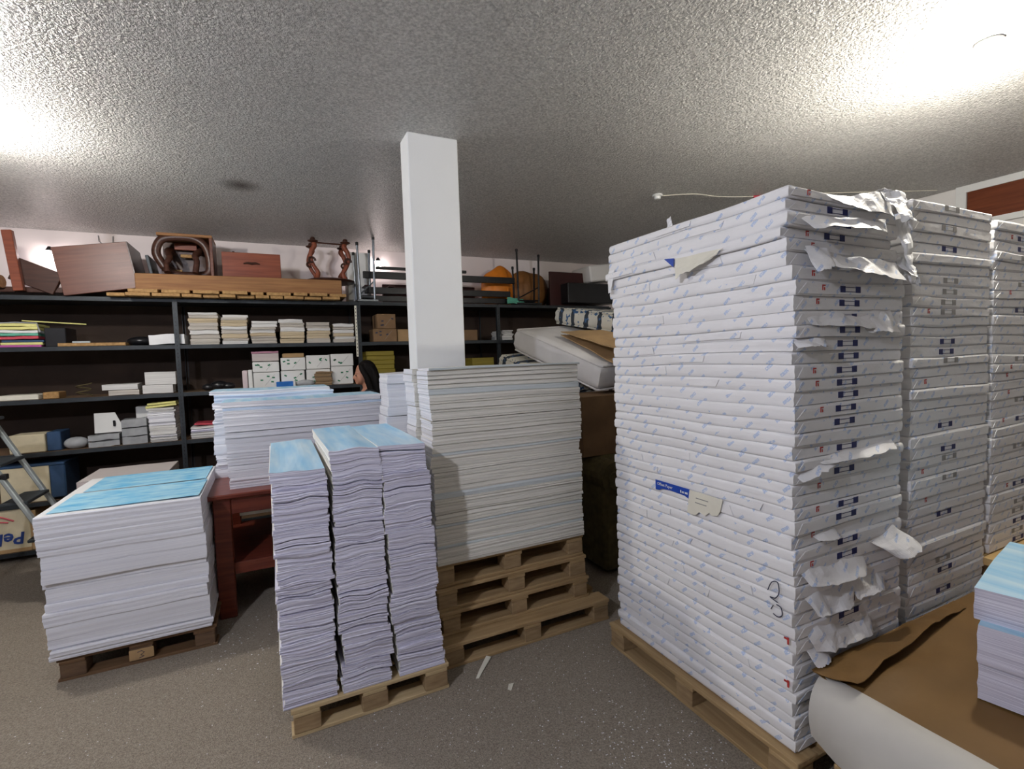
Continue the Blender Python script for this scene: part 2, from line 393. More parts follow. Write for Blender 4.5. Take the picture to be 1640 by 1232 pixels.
def layer(w, d, prof, nu, nv, zb, zt, ang, ox, oy, rnd, rag=0.0):
    """one slab of a pile: sides follow prof [(t, inset)], bottom zb(x,y), top zt(x,y)"""
    mb = MB(); loops = []
    per = [(i, 0, 0) for i in range(nu)] + [(nu, j, 1) for j in range(nv)] + [(i, nv, 2) for i in range(nu, 0, -1)] + [(0, j, 3) for j in range(nv, 0, -1)]
    ca, sa = cos(ang), sin(ang)
    vs = []
    def pos(x, y, t, px, py):
        X = ca * x - sa * y + ox; Y = sa * x + ca * y + oy
        b = zb(px, py); return (X, Y, b + (zt(px, py) - b) * t)
    for t, ins in prof:
        sh = [rnd.uniform(-rag, rag) for _ in range(4)]
        lp = []
        for i, j, sd in per:
            fx, fy = i / nu - 0.5, j / nv - 0.5
            x = fx * (w - 2 * ins); y = fy * (d - 2 * ins)
            if j == 0: y -= sh[0]
            if i == nu: x += sh[1]
            if j == nv: y += sh[2]
            if i == 0: x -= sh[3]
            lp.append(len(vs)); vs.append(pos(x, y, t, fx * w, fy * d))
        loops.append(lp)
    fs = []; mi = []
    N = len(per)
    for a in range(len(prof) - 1):
        for k in range(N):
            k2 = (k + 1) % N
            fs.append((loops[a][k], loops[a][k2], loops[a + 1][k2], loops[a + 1][k])); mi.append(0 if per[k][2] in (0, 2) else 1)
    for which, t, ins in ((0, prof[0][0], prof[0][1]), (-1, prof[-1][0], prof[-1][1])):
        idx = {}
        for k, (i, j, sd) in enumerate(per): idx[i, j] = loops[which][k]
        for i in range(1, nu):
            for j in range(1, nv):
                fx, fy = i / nu - 0.5, j / nv - 0.5
                idx[i, j] = len(vs); vs.append(pos(fx * (w - 2 * ins), fy * (d - 2 * ins), t, fx * w, fy * d))
        for i in range(nu):
            for j in range(nv):
                q = (idx[i, j], idx[i + 1, j], idx[i + 1, j + 1], idx[i, j + 1])
                fs.append(q if which else q[::-1]); mi.append(2)
    mb.add(vs, fs, mi)
    return mb

def pile(name, cx, cy, w, d, z0, ths, mats, top, label, cat, group, seed, wave=0.004, rag=0.002, jit=0.004, gap=0.0012,
         group_every=5, gshift=0.008, ang=0.0, angj=0.004, nu=8, nv=4, lean=(0, 0), pick=None, gapj=0.0, rows=4, droop=0.0, topn=1):
    """a pile of separate slabs; ths bottom to top; label(k) with k counted from the top"""
    rnd = random.Random(seed); n = len(ths); z = z0; out = []
    ph = [rnd.uniform(0, 9) for _ in range(3)]
    def surf(level):
        amp = wave * min(1, level / 4.0)
        def f(x, y):
            return amp * (noise.noise(Vector((x * 2.2 / max(w, .2) + ph[0], y * 1.5 + ph[1], level * 0.35))) * 1.6) - droop * min(1, level / 6.0) * (abs(2 * x / w) ** 3)
        return f
    gx = gy = 0
    tot = sum(ths); acc = 0
    for i, t in enumerate(ths):
        if i % group_every == 0: gx, gy = rnd.uniform(-gshift, gshift), rnd.uniform(-gshift, gshift)
        f0, f1 = surf(i), surf(i + 1)
        g2 = gap + (rnd.uniform(0, gapj) if rnd.random() < 0.3 else 0)
        zb = lambda x, y, f0=f0: f0(x, y)
        zt = lambda x, y, f1=f1, t=t, g2=g2: f1(x, y) + t - g2
        prof = [(0, 0.0015)] + [((k + 0.5) / rows, 0.0) for k in range(rows)] + [(1, 0.0015)]
        lx, ly = lean[0] * acc / tot, lean[1] * acc / tot
        mb = layer(w, d, prof, nu, nv, zb, zt, ang + rnd.uniform(-angj, angj), gx + rnd.uniform(-jit, jit), gy + rnd.uniform(-jit, jit), rnd, rag)
        k = n - i
        ms = list(pick(rnd, k)) if pick else list(mats)
        ms = (ms + [ms[-1]])[:2] + [top if (k <= topn) else ms[0]]
        me = mb.mesh(name, ms, fixn=False)
        o = link(name, me, None, (cx + lx, cy + ly, z))
        tag(o, label(k), cat, group); out.append(o)
        z += t; acc += t
    return out

def thicknesses(total, lo, hi, seed):
    rnd = random.Random(seed); t = []
    while sum(t) < total: t.append(rnd.uniform(lo, hi))
    k = total / sum(t); return [x * k for x in t]

# ------------------------------------------------------------------ the room
XL, XR, YB, YF = -4.6, 6.12, 6.95, -4.2
struct('floor', MB().b(XL - .1, XR + .1, YF - .1, YB + .1, -0.1, 0), 'carpet', label='brown grey carpet floor sprinkled with white paper scraps')
struct('ceiling', MB().b(XL - .1, XR + .1, YF - .1, YB + .1, CEIL, CEIL + .1), 'ceiling_popcorn', label='grey sprayed popcorn ceiling with a small dark stain')
struct('wall_back', MB().b(XL - .1, XR + .1, YB, YB + .1, 0, CEIL), 'wall_paint')
struct('wall_left', MB().b(XL - .1, XL, YF, YB, 0, CEIL), 'plaster_dim')
struct('wall_front', MB().b(XL - .1, XR + .1, YF - .1, YF, 0, CEIL), 'plaster_dim')
wr = struct('wall_right', MB().b(XR, XR + .1, YF, YB, 0, CEIL), 'plaster')
# timber panel high on the right wall, in a white frame
tr = MB().b(6.085, 6.12, -0.6, 2.52, 3.235, 3.3).b(6.085, 6.12, 2.44, 2.52, 2.62, 3.235).b(6.085, 6.12, -0.6, 2.44, 2.90, 2.955)
t0 = struct('trim_1', tr, 'white_paint', label='white painted frame around the brown panel')
for k in range(3):
    ob('panel', MB().b(6.098, 6.118, 2.43 - (k + 1) * 1.0, 2.436 - k * 1.0, 2.955, 3.235, 0.003), 'transom', t0)
# pillar
struct('column', MB().b(0.885, 1.235, 3.285, 3.475, 0, CEIL, 0.006), 'pillar_paint', label='square white painted pillar rising to the ceiling')
# old crack-chasing cable and fixings on the ceiling
c = empty('ceiling_rosette', (3.408, 3.716, CEIL), 'small white ceiling rosette with a yellowed cable beside the tall stacks', 'ceiling fitting')
ob('plate', MB().lathe([(0.045, 0), (0.05, -0.008), (0.045, -0.016), (0.03, -0.018), (0.028, -0.04), (0.02, -0.045)], n=20), 'white_paint', c)
ob('cable', MB().tube([(0.04, 0, -0.006), (0.3, -0.16, -0.008), (0.62, -0.19, -0.006), (0.96, -0.33, -0.008), (1.5, -0.62, -0.006), (2.55, -1.1, -0.006)], 0.004, 6, sm=5), 'cream_paper', c)
ob('connector', MB().tube([(0.93, -0.32, -0.012), (1.0, -0.35, -0.012)], 0.012, 8), 'red_card', c)
hk = MB().tube([(-1.62, 6.93, 3.27), (-1.61, 6.9, 3.2), (-1.55, 6.9, 3.15), (-1.49, 6.91, 3.19), (-1.49, 6.93, 3.27)], 0.004, 5)
tag(ob('wire_loop', hk, 'grey_metal'), 'thin wire loop hanging on the back wall under the ceiling', 'wire')

# ------------------------------------------------------------------ lamps
def lamp(i, x, y, colr, power, label):
    t = empty('ceiling_lamp', (x, y, CEIL), label, 'lamp', 'bare bulbs on the ceiling')
    ob('rosette', MB().lathe([(0.055, 0), (0.06, -0.01), (0.055, -0.022), (0.035, -0.026)], n=24), 'white_paint', t, smooth=True)
    ob('socket', MB().lathe([(0.024, -0.02), (0.027, -0.05), (0.024, -0.075)], n=16), 'white_paint', t, smooth=True)
    mt = bpy.data.materials.new('bulb_light'); mt.use_nodes = True
    nt = mt.node_tree; nt.nodes.remove(nt.nodes['Principled BSDF'])
    e = nd(nt, 'ShaderNodeEmission'); e.inputs[0].default_value = (*colr, 1); e.inputs[1].default_value = power
    nt.links.new(e.outputs[0], nt.nodes['Material Output'].inputs[0]); M['bulb_light%d' % i] = mt
    ob('bulb', MB().lathe([(0.014, -0.072), (0.02, -0.085), (0.038, -0.115), (0.045, -0.14), (0.04, -0.165), (0.022, -0.182), (0.004, -0.187)], n=14), 'bulb_light%d' % i, t, smooth=True)
for i, ((x, y), c3, p) in enumerate(LAMPS):
    lamp(i, x, y, c3, p, ['bare bulb glowing on the ceiling above the tall wrapped stacks', 'bare bulb on the ceiling near the shelves',
                          'bare bulb on the ceiling before the dark pallet'][i])

# ------------------------------------------------------------------ pallets
def pallet(x0, y0, w, d, h, label, dark=False, group='wooden pallets', pale=False, ang=0.0, skip_deck=()):
    t = empty('wooden_pallet', (x0 + w / 2, y0 + d / 2, 0), label, 'pallet', group, (0, 0, ang))
    wd = 'pallet_wood_dark' if dark else ('pallet_wood_pale' if pale else 'pallet_wood')
    bl = 'pallet_block_dark' if dark else 'pallet_block'
    rnd = random.Random(int(x0 * 100 + y0 * 10 + h))
    z = h
    th = 0.02; nb = max(4, int(d / 0.155)); bw = 0.125
    for i in range(nb):
        yy = -d / 2 + bw / 2 + (d - bw) * i / (nb - 1)
        ob('deck_board', MB().b(-w / 2, w / 2, yy - bw / 2, yy + bw / 2, z + 0.122, z + 0.144, 0.003), wd, t)
    for xx in (-w / 2 + 0.07, 0, w / 2 - 0.07):
        ob('stringer', MB().b(xx - 0.06, xx + 0.06, -d / 2, d / 2, z + 0.102, z + 0.122, 0.003), wd, t)
        for yy in (-d / 2 + 0.06, 0, d / 2 - 0.06):
            ob('block', MB().b(xx - 0.058 + rnd.uniform(-.008, .008), xx + 0.058 + rnd.uniform(-.008, .008), yy - 0.058, yy + 0.058, z + 0.02, z + 0.102, 0.004), bl, t)
    for yy in (-d / 2 + 0.06, 0, d / 2 - 0.06):
        ob('bottom_board', MB().b(-w / 2, w / 2, yy - 0.055, yy + 0.055, z, z + 0.02, 0.003), wd, t)
    return t

# ------------------------------------------------------------------ the three-column pile of paper strips
pallet(0.0, 2.53, 0.79, 1.10, 0.0, 'pale wooden pallet under the three blue-topped columns', pale=True)
cols = [(0.095, 0.245, 1.150, 'the lowest blue-topped column', 11, (-0.005, 0.0)),
        (0.368, 0.240, 1.222, 'the middle blue-topped column', 12, (-0.012, 0.0)),
        (0.640, 0.245, 1.214, 'the blue-topped column beside cream sheets', 13, (-0.045, 0.0))]
for cx, w, tot, where, sd, lean in cols:
    th = thicknesses(tot, 0.017, 0.034, sd)
    pile('paper_strip_bundle', cx, 2.53 + 0.515, w, 1.0, 0.145, th, ('edge_lavender', 'edge_warm'), 'print_light_blue',
         lambda k, where=where: 'bundle of white paper strips, %s in %s' % (nth(k), where), 'paper bundle', 'paper strips in three columns',
         sd, wave=0.010, rag=0.0022, jit=0.0035, group_every=6, gshift=0.010, angj=0.010, lean=lean, gapj=0.006, nu=10, nv=5, rows=5)

# ------------------------------------------------------------------ cream pile on four pallets, in front of the pillar
pallet(0.80, 2.68, 1.18, 1.08, 0.0, 'widest pallet lying on the carpet at the bottom of the pallet pile', group='pallets under the cream pile')
for k in range(3):
    pallet(0.825 - 0.012 * k, 2.775 + 0.012 * k, 1.06, 1.0, 0.144 * (k + 1),
           ['pallet second from the floor under the cream paper pile', 'pallet third from the floor under the cream paper pile',
            'top pallet directly under the cream paper pile'][k], group='pallets under the cream pile')
def pick_cream(rnd, k):
    return ('edge_cream_blue', 'edge_white') if rnd.random() < 0.16 else ('edge_cream', 'edge_white')
pile('paper_strip_bundle', 1.340, 2.775 + 0.125, 1.03, 0.235, 0.577, thicknesses(1.178, 0.013, 0.036, 21), None, 'edge_cream',
     lambda k: 'bundle of long cream paper strips, %s in the pile facing the aisle' % nth(k), 'paper bundle', 'cream paper strips',
     21, wave=0.004, rag=0.002, jit=0.004, gshift=0.010, angj=0.004, pick=pick_cream, lean=(-0.018, 0), gapj=0.003, nu=10, nv=4, group_every=4)
pile('paper_strip_bundle', 1.330, 3.03 + 0.115, 1.03, 0.225, 0.577, thicknesses(1.165, 0.03, 0.075, 22), ('edge_cream', 'edge_white'), 'edge_cream',
     lambda k: 'white paper bundle between cream pile and pillar, %s' % nth(k), 'paper bundle', 'paper bundles before the pillar',
     22, wave=0.010, rag=0.003, jit=0.008, gshift=0.014, lean=(-0.025, 0), gapj=0.006, nu=8, nv=4, group_every=3)
pile('paper_strip_bundle', 1.245, 3.64, 1.03, 0.28, 0.577, thicknesses(1.135, 0.05, 0.16, 23), ('edge_white', 'edge_white'), 'edge_white',
     lambda k: 'white paper bundle stacked behind the pillar foot, %s' % nth(k), 'paper bundle', 'paper bundles behind the pillar',
     23, wave=0.010, rag=0.003, jit=0.008, gshift=0.014, gapj=0.004, nu=8, nv=4, group_every=2)

# ------------------------------------------------------------------ sheets on the dark pallet by the shelves
lp = pallet(-1.20, 3.66, 0.80, 1.10, -0.004, 'dark wooden pallet under the pile with blue sky print', dark=True)
tagb = MB().b(-0.062, 0.062, -0.5535, -0.5505, 0.028, 0.092, 0.001)
mk = ob('tag', tagb, 'card', lp); mk['label'] = 'yellowish wood block face with a scribble'
ob('scribble', MB().tube([(-0.02, -0.555, 0.075), (0.0, -0.555, 0.08), (0.015, -0.555, 0.07), (-0.005, -0.555, 0.055), (0.012, -0.555, 0.045), (-0.012, -0.555, 0.038)], 0.002, 5), 'dark_ink', mk)
LPILE = pile('printed_sheet_bundle', -0.825, 3.64 + 0.545, 0.80, 1.08, 0.142, thicknesses(0.842, 0.030, 0.105, 31), ('edge_white', 'edge_white'), 'white_paper',
     lambda k: 'bundle of large white sheets, %s under the blue sky print' % nth(k) if k > 1 else 'topmost bundle of large sheets printed with blue sky',
     'paper bundle', 'large sheets on the dark pallet', 31, wave=0.005, rag=0.002, jit=0.010, gshift=0.014, angj=0.010, gapj=0.005, nu=10, nv=8, group_every=3)
TOPL = LPILE[-1]; TL = Vector(TOPL.location)
for y0, y1, xa, xb in ((3.672, 4.16, -1.195, -.452), (4.19, 4.69, -1.165, -.465)):
    mb = MB(); n_ = 12; vs = []; fs = []
    for sd in (0, 1):
        for j in range(n_ + 1):
            for i in range(n_ + 1): vs.append((xa + (xb - xa) * i / n_ - TL.x, y0 + (y1 - y0) * j / n_ - TL.y, 0.9885 - TL.z + .0008 * sd + .001 * noise.noise(Vector((i, j, 0)))))
    q = lambda s_, i, j: s_ * (n_ + 1) ** 2 + j * (n_ + 1) + i
    for j in range(n_):
        for i in range(n_): fs += [(q(1, i, j), q(1, i + 1, j), q(1, i + 1, j + 1), q(1, i, j + 1)), (q(0, i, j), q(0, i, j + 1), q(0, i + 1, j + 1), q(0, i + 1, j))]
    ob('sky_print', mb.add(vs, fs), 'print_sky', TOPL)
# grey-pink pile behind it, on a low crate
t = empty('low_crate', (-1.2, 5.05, 0), 'low dark crate carrying the pinkish grey sheets', 'crate')
for k in range(5): ob('slat', MB().b(-.33, .33, -.02, 0.0, 0.02 + k * 0.1, 0.105 + k * 0.1, .004), 'pallet_wood_dark', t)
ob('body', MB().b(-.33, .33, 0, .5, 0.0, 0.52), 'pallet_wood_dark', t)
pile('grey_sheet_bundle', -1.14, 5.33, 0.60, 0.60, 0.525, thicknesses(0.385, 0.05, 0.09, 33), ('edge_pink', 'edge_pink'), 'sheet_grey',
     lambda k: 'bundle of pinkish grey sheets behind the sky print, %s' % nth(k), 'paper bundle', 'pinkish grey sheets', 33, wave=0.004, jit=0.008, gshift=0.01, nu=6, nv=6)

# ------------------------------------------------------------------ red-brown table with the wide white piles
t = empty('wooden_table', (0.25, 4.5, 0), 'red brown wooden table under wide white paper piles', 'table')
ob('tabletop', MB().b(-.70, .62, -.54, .62, .865, .90, .008), 'table_wood', t)
ob('apron', MB().b(-.553, .483, -.494, -.47, .745, .865, .004), 'table_wood', t)
ob('apron', MB().b(-.553, .483, .545, .57, .745, .865, .004), 'table_wood', t)
for sx in (-.615, .535):
    for sy in (-.455, .53): ob('leg', MB().b(sx - .05, sx + .06, sy - .045, sy + .045, 0, .865, .006), 'table_wood', t)
ob('shelf', MB().b(-.66, .58, -.48, .56, .365, .39, .004), 'table_wood', t)
ob('shelf_rail', MB().b(-.553, .483, -.498, -.481, .31, .392, .004), 'table_wood', t)
d = empty('open_box', (-0.06, 4.12, 0.70), 'small wooden box hanging open under the table top', 'box')
ob('body', MB().b(-.19, .2, 0.01, .3, 0, .15, .004), 'card_dark', d)
ob('rim', MB().b(-.20, .2, -.005, .012, -.005, .02).b(-.20, -.185, -.005, .012, .02, .155), 'cream_paper', d)
ob('front', MB().b(-.185, .2, .0, .01, .02, .15), 'card_dark', d)
def pick_tab(rnd, k):
    return ('edge_blue', 'edge_white') if k == 2 else ('edge_white', 'edge_white')
pile('wide_sheet_bundle', 0.245, 4.10 + 0.22, 1.13, 0.43, 0.90, thicknesses(0.635, 0.018, 0.055, 41), None, 'print_light_blue',
     lambda k: 'bundle of wide white sheets at the table front edge, %s' % nth(k), 'paper bundle', 'wide sheets on the table front', 41,
     wave=0.005, rag=0.002, jit=0.006, gshift=0.012, angj=0.004, pick=pick_tab, gapj=0.004, nu=10, nv=4, group_every=3)
pile('wide_sheet_bundle', 0.02, 4.56 + 0.24, 0.90, 0.46, 0.90, thicknesses(0.695, 0.03, 0.10, 42), None, 'print_light_blue',
     lambda k: 'bundle of wide white sheets at the table back, %s' % nth(k), 'paper bundle', 'wide sheets on the table back', 42,
     wave=0.005, rag=0.003, jit=0.008, gshift=0.014, angj=0.004, pick=lambda r, k: ('edge_blue', 'edge_white') if k == 2 else ('edge_white', 'edge_white'), nu=8, nv=4, group_every=2)

# ------------------------------------------------------------------ tall stacks of wrapped reams
def ream_stack(x0, y0, z0, ztop, n, where, seed, full):
    rnd = random.Random(seed); w, d = 0.762, 1.13
    ths = thicknesses(ztop - z0, 0.044, 0.060, seed)
    n = len(ths); z = z0; out = []
    ph = rnd.uniform(0, 20)
    for i, t in enumerate(ths):
        k = n - i
        bu = rnd.uniform(.6, 1.2)
        prof = [(0, 0.0055 * bu), (0.07, 0.0018 * bu), (0.25, 0.0003), (0.5, 0), (0.75, 0.0003), (0.93, 0.0018 * bu), (1, 0.0055 * bu)]
        amp0, amp1 = 0.0095 * min(1, i / 5), 0.0095 * min(1, (i + 1) / 5)
        zb = lambda x, y, i=i, a=amp0: a * 1.4 * noise.noise(Vector((x * 2.0 + ph, y * 2.2, i * 0.28)))
        zt = lambda x, y, i=i, a=amp1, t=t: a * 1.4 * noise.noise(Vector((x * 2.0 + ph, y * 2.2, (i + 1) * 0.28))) + t - 0.0008
        oy = rnd.uniform(-.007, .007) + (0.03 if (full and k <= 6) else 0); ox = rnd.uniform(-.006, .006)
        if full and k == 4: oy += 0.012; ox -= 0.012
        mb = layer(w, d, prof, 8, 14, zb, zt, rnd.uniform(-.006, .006), ox, oy, rnd, 0.0015)
        o = link('wrapped_ream', mb.mesh('wrapped_ream', ['wrapper', 'wrapper', 'wrapper'], True, False), None, (x0 + w / 2, y0 + d / 2, z))
        tag(o, 'wrapped paper ream, %s in the tall stack %s' % (nth(k), where), 'paper ream', 'wrapped reams in the tall stacks')
        fy = -d / 2 + oy; fx = -w / 2 + ox                       # near and aisle faces, local
        f0, f1 = zb(0, -d / 2), zt(0, -d / 2)
        h = f1 - f0
        # folded end of the wrapper: a trapezoid flap lying on the near face
        e = 0.05 + rnd.uniform(-.01, .02)
        zc0, zc1 = zb(-w / 2, -d / 2), zt(-w / 2, -d / 2)
        zd0, zd1 = zb(w / 2, -d / 2), zt(w / 2, -d / 2)
        fl = MB().prism([(fx + .012, fy - .0005, zc0 + .006), (-fx - .012 + 2 * ox, fy - .0005, zd0 + .006), (-fx - e + 2 * ox, fy - .0005, zd1 - h * .18), (0, fy - .0005, f1 - h * .2), (fx + e, fy - .0005, zc1 - h * .18)], (0, -0.0022, 0))
        ob('end_fold', fl, 'wrapper', o)
        pm = 0.85 if full else 0.5
        if rnd.random() < pm and not (full and k in (1, 5, 6)):
            mx = -w / 2 + 0.27 + rnd.uniform(-.02, .02); zm = f0 + h * 0.30
            mb = MB()
            for q in (0, 0.105): mb.b(mx + q, mx + q + .034, fy - .0042, fy - .0032, zm, zm + .026)
            mb.b(mx + .034, mx + .105, fy - .004, fy - .0032, zm + .002, zm + .0045).b(mx + .034, mx + .105, fy - .004, fy - .0032, zm + .020, zm + .0225)
            ob('printed_mark', mb, 'navy_ink' if (full or rnd.random() < .5) else 'grey_ink', o)
        if rnd.random() < (0.5 if full else 0.15):
            mx = fx + 0.13 + rnd.uniform(-.03, .06); zm = f0 + h * 0.4
            mb = MB().b(mx, mx + .005, fy - .0042, fy - .0032, zm, zm + .022).b(mx + .005, mx + .02, fy - .0042, fy - .0032, zm + .017, zm + .022).b(mx + .012, mx + .017, fy - .0042, fy - .0032, zm, zm + .012)
            ob('red_stamp', mb, 'red_ink', o)
        if full and rnd.random() < 0.7:
            # lapped seam of the wrapper on the aisle face
            ya = rnd.uniform(-.45, .35); yb = ya + rnd.uniform(.15, .4); yb = min(yb, .53)
            za = lambda y: zb(-w / 2, y) + 0.009
            zz = lambda y: zt(-w / 2, y) - 0.010
            sl = rnd.uniform(-.02, .02)
            mb = MB().prism([(fx - .0002, ya + oy, za(ya)), (fx - .0002, yb + oy, za(yb)), (fx - .0002, yb + sl + oy, zz(yb)), (fx - .0002, ya + sl + oy, zz(ya))], (-0.0045, 0, 0))
            ob('wrapper_seam', mb, 'wrapper', o)
        out.append((o, z, t)); z += t
    return out
pallet(1.61, 1.41, 1.22, 0.84, 0.0, 'wooden pallet under the tall stack with the blue label', ang=R(90))
st1 = ream_stack(1.838, 1.262, 0.146, 2.43, 45, 'with the blue label', 51, True)
pallet(2.49, 1.46, 1.22, 0.80, 0.0, 'wooden pallet under the middle tall stack of reams', ang=R(90))
st2 = ream_stack(2.715, 1.285, 0.146, 2.475, 46, 'between the two others', 52, False)
for k in range(4):
    pallet(3.56, 1.32, 0.84, 1.22, 0.144 * k, '%s pallet carrying the tall stack by the brown panel' % ['lowest', 'second', 'third', 'top'][k], group='pallets under the far ream stack')
bd = empty('deck_boards', (3.98, 1.75, 0.577), 'bare yellow boards under the tall stack by the brown panel', 'boards')
for k in range(7): ob('plank', MB().b(-.52, .5, -.64 + k * .18, -.465 + k * .18, 0, .045, .004), 'deck_wood', bd)
st3 = ream_stack(3.525, 1.285, 0.623, 2.45, 36, 'by the brown panel', 53, False)

def near(stk, z):
    for o, zz, t in stk:
        if zz <= z < zz + t: return o
    return stk[-1][0] if z > 1 else stk[0][0]
def on_ream(name, stk, z, mb, mat, label=None, smooth=False):
    o = near(stk, z); L = Vector(o.location)
    mb.v = [tuple(Vector(v) - L) for v in mb.v]
    c = ob(name, mb, mat, o, smooth=smooth)
    if label: c['label'] = label
    return c
# torn wrappers hanging out of the near face (corners in metres)
FL = [((2.06, 2.412), (2.50, 2.47), (2.50, 2.36), (2.10, 2.365), .03, .02, (0, -.03, 0)),
      ((1.91, 2.325), (2.47, 2.35), (2.44, 2.28), (1.93, 2.262), .04, .018, (0, -.05, 0)),
      ((1.93, 2.19), (2.56, 2.165), (2.57, 2.075), (1.95, 2.13), .05, .02, (0, -.07, -.015)),
      ((1.93, 2.20), (2.06, 2.195), (2.03, 2.12), (1.92, 2.09), .06, .02, (0, -.04, 0)),
      ((1.90, 1.95), (2.48, 1.97), (2.51, 1.865), (1.93, 1.89), .02, .014, (0, -.03, 0)),
      ((2.25, 1.955), (2.50, 1.97), (2.53, 1.85), (2.30, 1.86), .04, .022, (0, -.03, 0)),
      ((1.846, 1.841), (2.04, 1.851), (2.02, 1.80), (1.84, 1.80), .03, .018, (0, -.05, 0)),
      ((1.95, 1.352), (2.52, 1.382), (2.53, 1.335), (2.0, 1.325), .03, .014, (0, -.04, 0)),
      ((1.86, 1.30), (2.06, 1.345), (2.10, 1.325), (1.87, 1.27), .03, .02, (0, -.03, 0)),
      ((2.30, 0.965), (2.50, 0.99), (2.66, 0.885), (2.47, 0.85), .10, .022, (0, -.05, -.01)),
      ((1.95, 1.042), (2.11, 1.045), (2.11, 1.0), (1.97, 1.015), .03, .012, (0, -.03, 0)),
      ((1.86, 0.925), (2.31, 0.905), (2.29, 0.81), (1.90, 0.84), .04, .022, (0, -.05, 0)),
      ((1.90, 0.79), (2.22, 0.80), (2.20, 0.695), (1.93, 0.71), .04, .03, (0, -.04, 0)),
      ((2.20, 0.83), (2.50, 0.82), (2.46, 0.72), (2.22, 0.71), .03, .03, (0, -.04, 0)),
      ((1.88, 0.69), (2.36, 0.67), (2.34, 0.535), (1.95, 0.555), .04, .028, (0, -.05, 0)),
      ((1.90, 0.585), (2.03, 0.59), (2.03, 0.51), (1.93, 0.50), .05, .02, (0, -.03, 0))]
for i, (a, b_, c_, d_, off, amp, bul) in enumerate(FL):
    y = 1.262
    mb = MB().sheet([(a[0], y + .02, a[1]), (b_[0], y + .012, b_[1]), (c_[0], y - off * .5, c_[1]), (d_[0], y - off * .65, d_[1])], 0.0012, 18, 9, amp * .5, i, 7.0, [q * .6 for q in bul], 0.012)
    on_ream('torn_flap', st1, (a[1] + b_[1]) / 2 - .01, mb, 'wrapper', 'torn flap of white wrapper')
# crumpled wad on top, and torn sheets hanging between the first two stacks
mb = MB()
mb.sheet([(2.40, 1.36, 2.425), (2.56, 1.34, 2.43), (2.555, 1.27, 2.475), (2.42, 1.28, 2.47)], 0.0015, 12, 10, .014, 71, 14, (0, -.01, .01), .012)
mb.sheet([(2.43, 1.27, 2.47), (2.56, 1.26, 2.48), (2.55, 1.235, 2.41), (2.45, 1.24, 2.41)], 0.0015, 12, 10, .014, 72, 14, (0, -.02, 0), .012)
on_ream('torn_flap', st1, 2.42, mb, 'white_paper', 'crumpled tuft of torn wrapper')
for i, q in enumerate([((2.55, 1.30, 2.46), (2.715, 1.30, 2.465), (2.70, 1.27, 2.36), (2.56, 1.26, 2.34)),
                       ((2.60, 1.31, 2.37), (2.73, 1.30, 2.39), (2.69, 1.265, 2.15), (2.62, 1.25, 2.13)),
                       ((2.62, 1.30, 2.20), (2.72, 1.29, 2.21), (2.68, 1.25, 2.06), (2.60, 1.25, 2.10))]):
    on_ream('torn_flap', st2, [2.46, 2.38, 2.2][i], MB().sheet(q, 0.0012, 10, 10, .02, 80 + i, 9, (0, -.02, 0), .03), 'white_paper', 'torn white wrapper sheet hanging in the gap')
# torn labels and handwriting on the aisle face of the first stack (x = 1.83)
FX = 1.8258
bl = on_ream('torn_label', st1, 1.09, MB().prism([(FX, 2.038, 1.119), (FX, 1.92, 1.119), (FX, 1.796, 1.119), (FX, 1.797, 1.068), (FX, 1.83, 1.080), (FX, 1.88, 1.082), (FX, 1.93, 1.084), (FX, 1.99, 1.079), (FX, 2.01, 1.068), (FX, 2.037, 1.066)], (-.0015, 0, 0)), 'blue_label', 'torn royal blue label strip reading Offset Paper')
Lb = Vector(bl.parent.location)
rx = (R(90), 0, R(-90))
text('lettering', 'Offset Paper', 0.022, 'white_card', bl, (FX - .0022 - Lb.x, 2.024 - Lb.y, 1.094 - Lb.z), rx)
sm_ = MB()
for q, (h_, w_) in enumerate(((.013, .006), (.009, .007), (.010, .004), (.009, .009), (.010, .006))):
    yq = 1.858 - .0105 * q
    sm_.b(FX - .0024 - Lb.x, FX - .0014 - Lb.x, yq - w_ - Lb.y, yq - Lb.y, 1.090 - Lb.z, 1.090 + h_ - Lb.z)
ob('print_line', sm_, 'white_card', bl)['kind'] = 'stuff'
cr = on_ream('torn_label', st1, 1.06, MB().prism([(FX, 1.796, 1.117), (FX, 1.70, 1.118), (FX, 1.597, 1.116), (FX, 1.61, 1.06), (FX, 1.628, 1.033), (FX, 1.66, 1.026), (FX, 1.675, 1.035), (FX, 1.70, 1.014), (FX, 1.735, 1.022), (FX, 1.76, 1.0), (FX, 1.794, .998), (FX, 1.812, 1.003)], (-.003, 0, 0)), 'cream_paper', 'torn cream label beside the blue strip')
Lc = Vector(cr.parent.location)
for zz, y0, y1 in ((1.085, 1.755, 1.68), (1.062, 1.76, 1.69)):
    ob('print_line', MB().b(FX - .0040 - Lc.x, FX - .0030 - Lc.x, y1 - Lc.y, y0 - Lc.y, zz - Lc.z, zz + .004 - Lc.z), 'grey_ink', cr)
on_ream('torn_label', st1, 2.215, MB().sheet([(1.8115, 1.86, 2.255), (1.8115, 1.57, 2.245), (1.806, 1.66, 2.205), (1.795, 1.84, 2.15)], .0015, 10, 6, .006, 91, 10, (-.01, 0, 0), .03), 'cream_paper', 'torn cream label hanging from an upper ream')
on_ream('torn_label', st1, 2.24, MB().prism([(1.8125, 1.935, 2.266), (1.8125, 1.868, 2.258), (1.8125, 1.872, 2.215), (1.8125, 1.90, 2.238)], (-.0016, 0, 0)), 'blue_label', 'corner of a torn royal blue label')
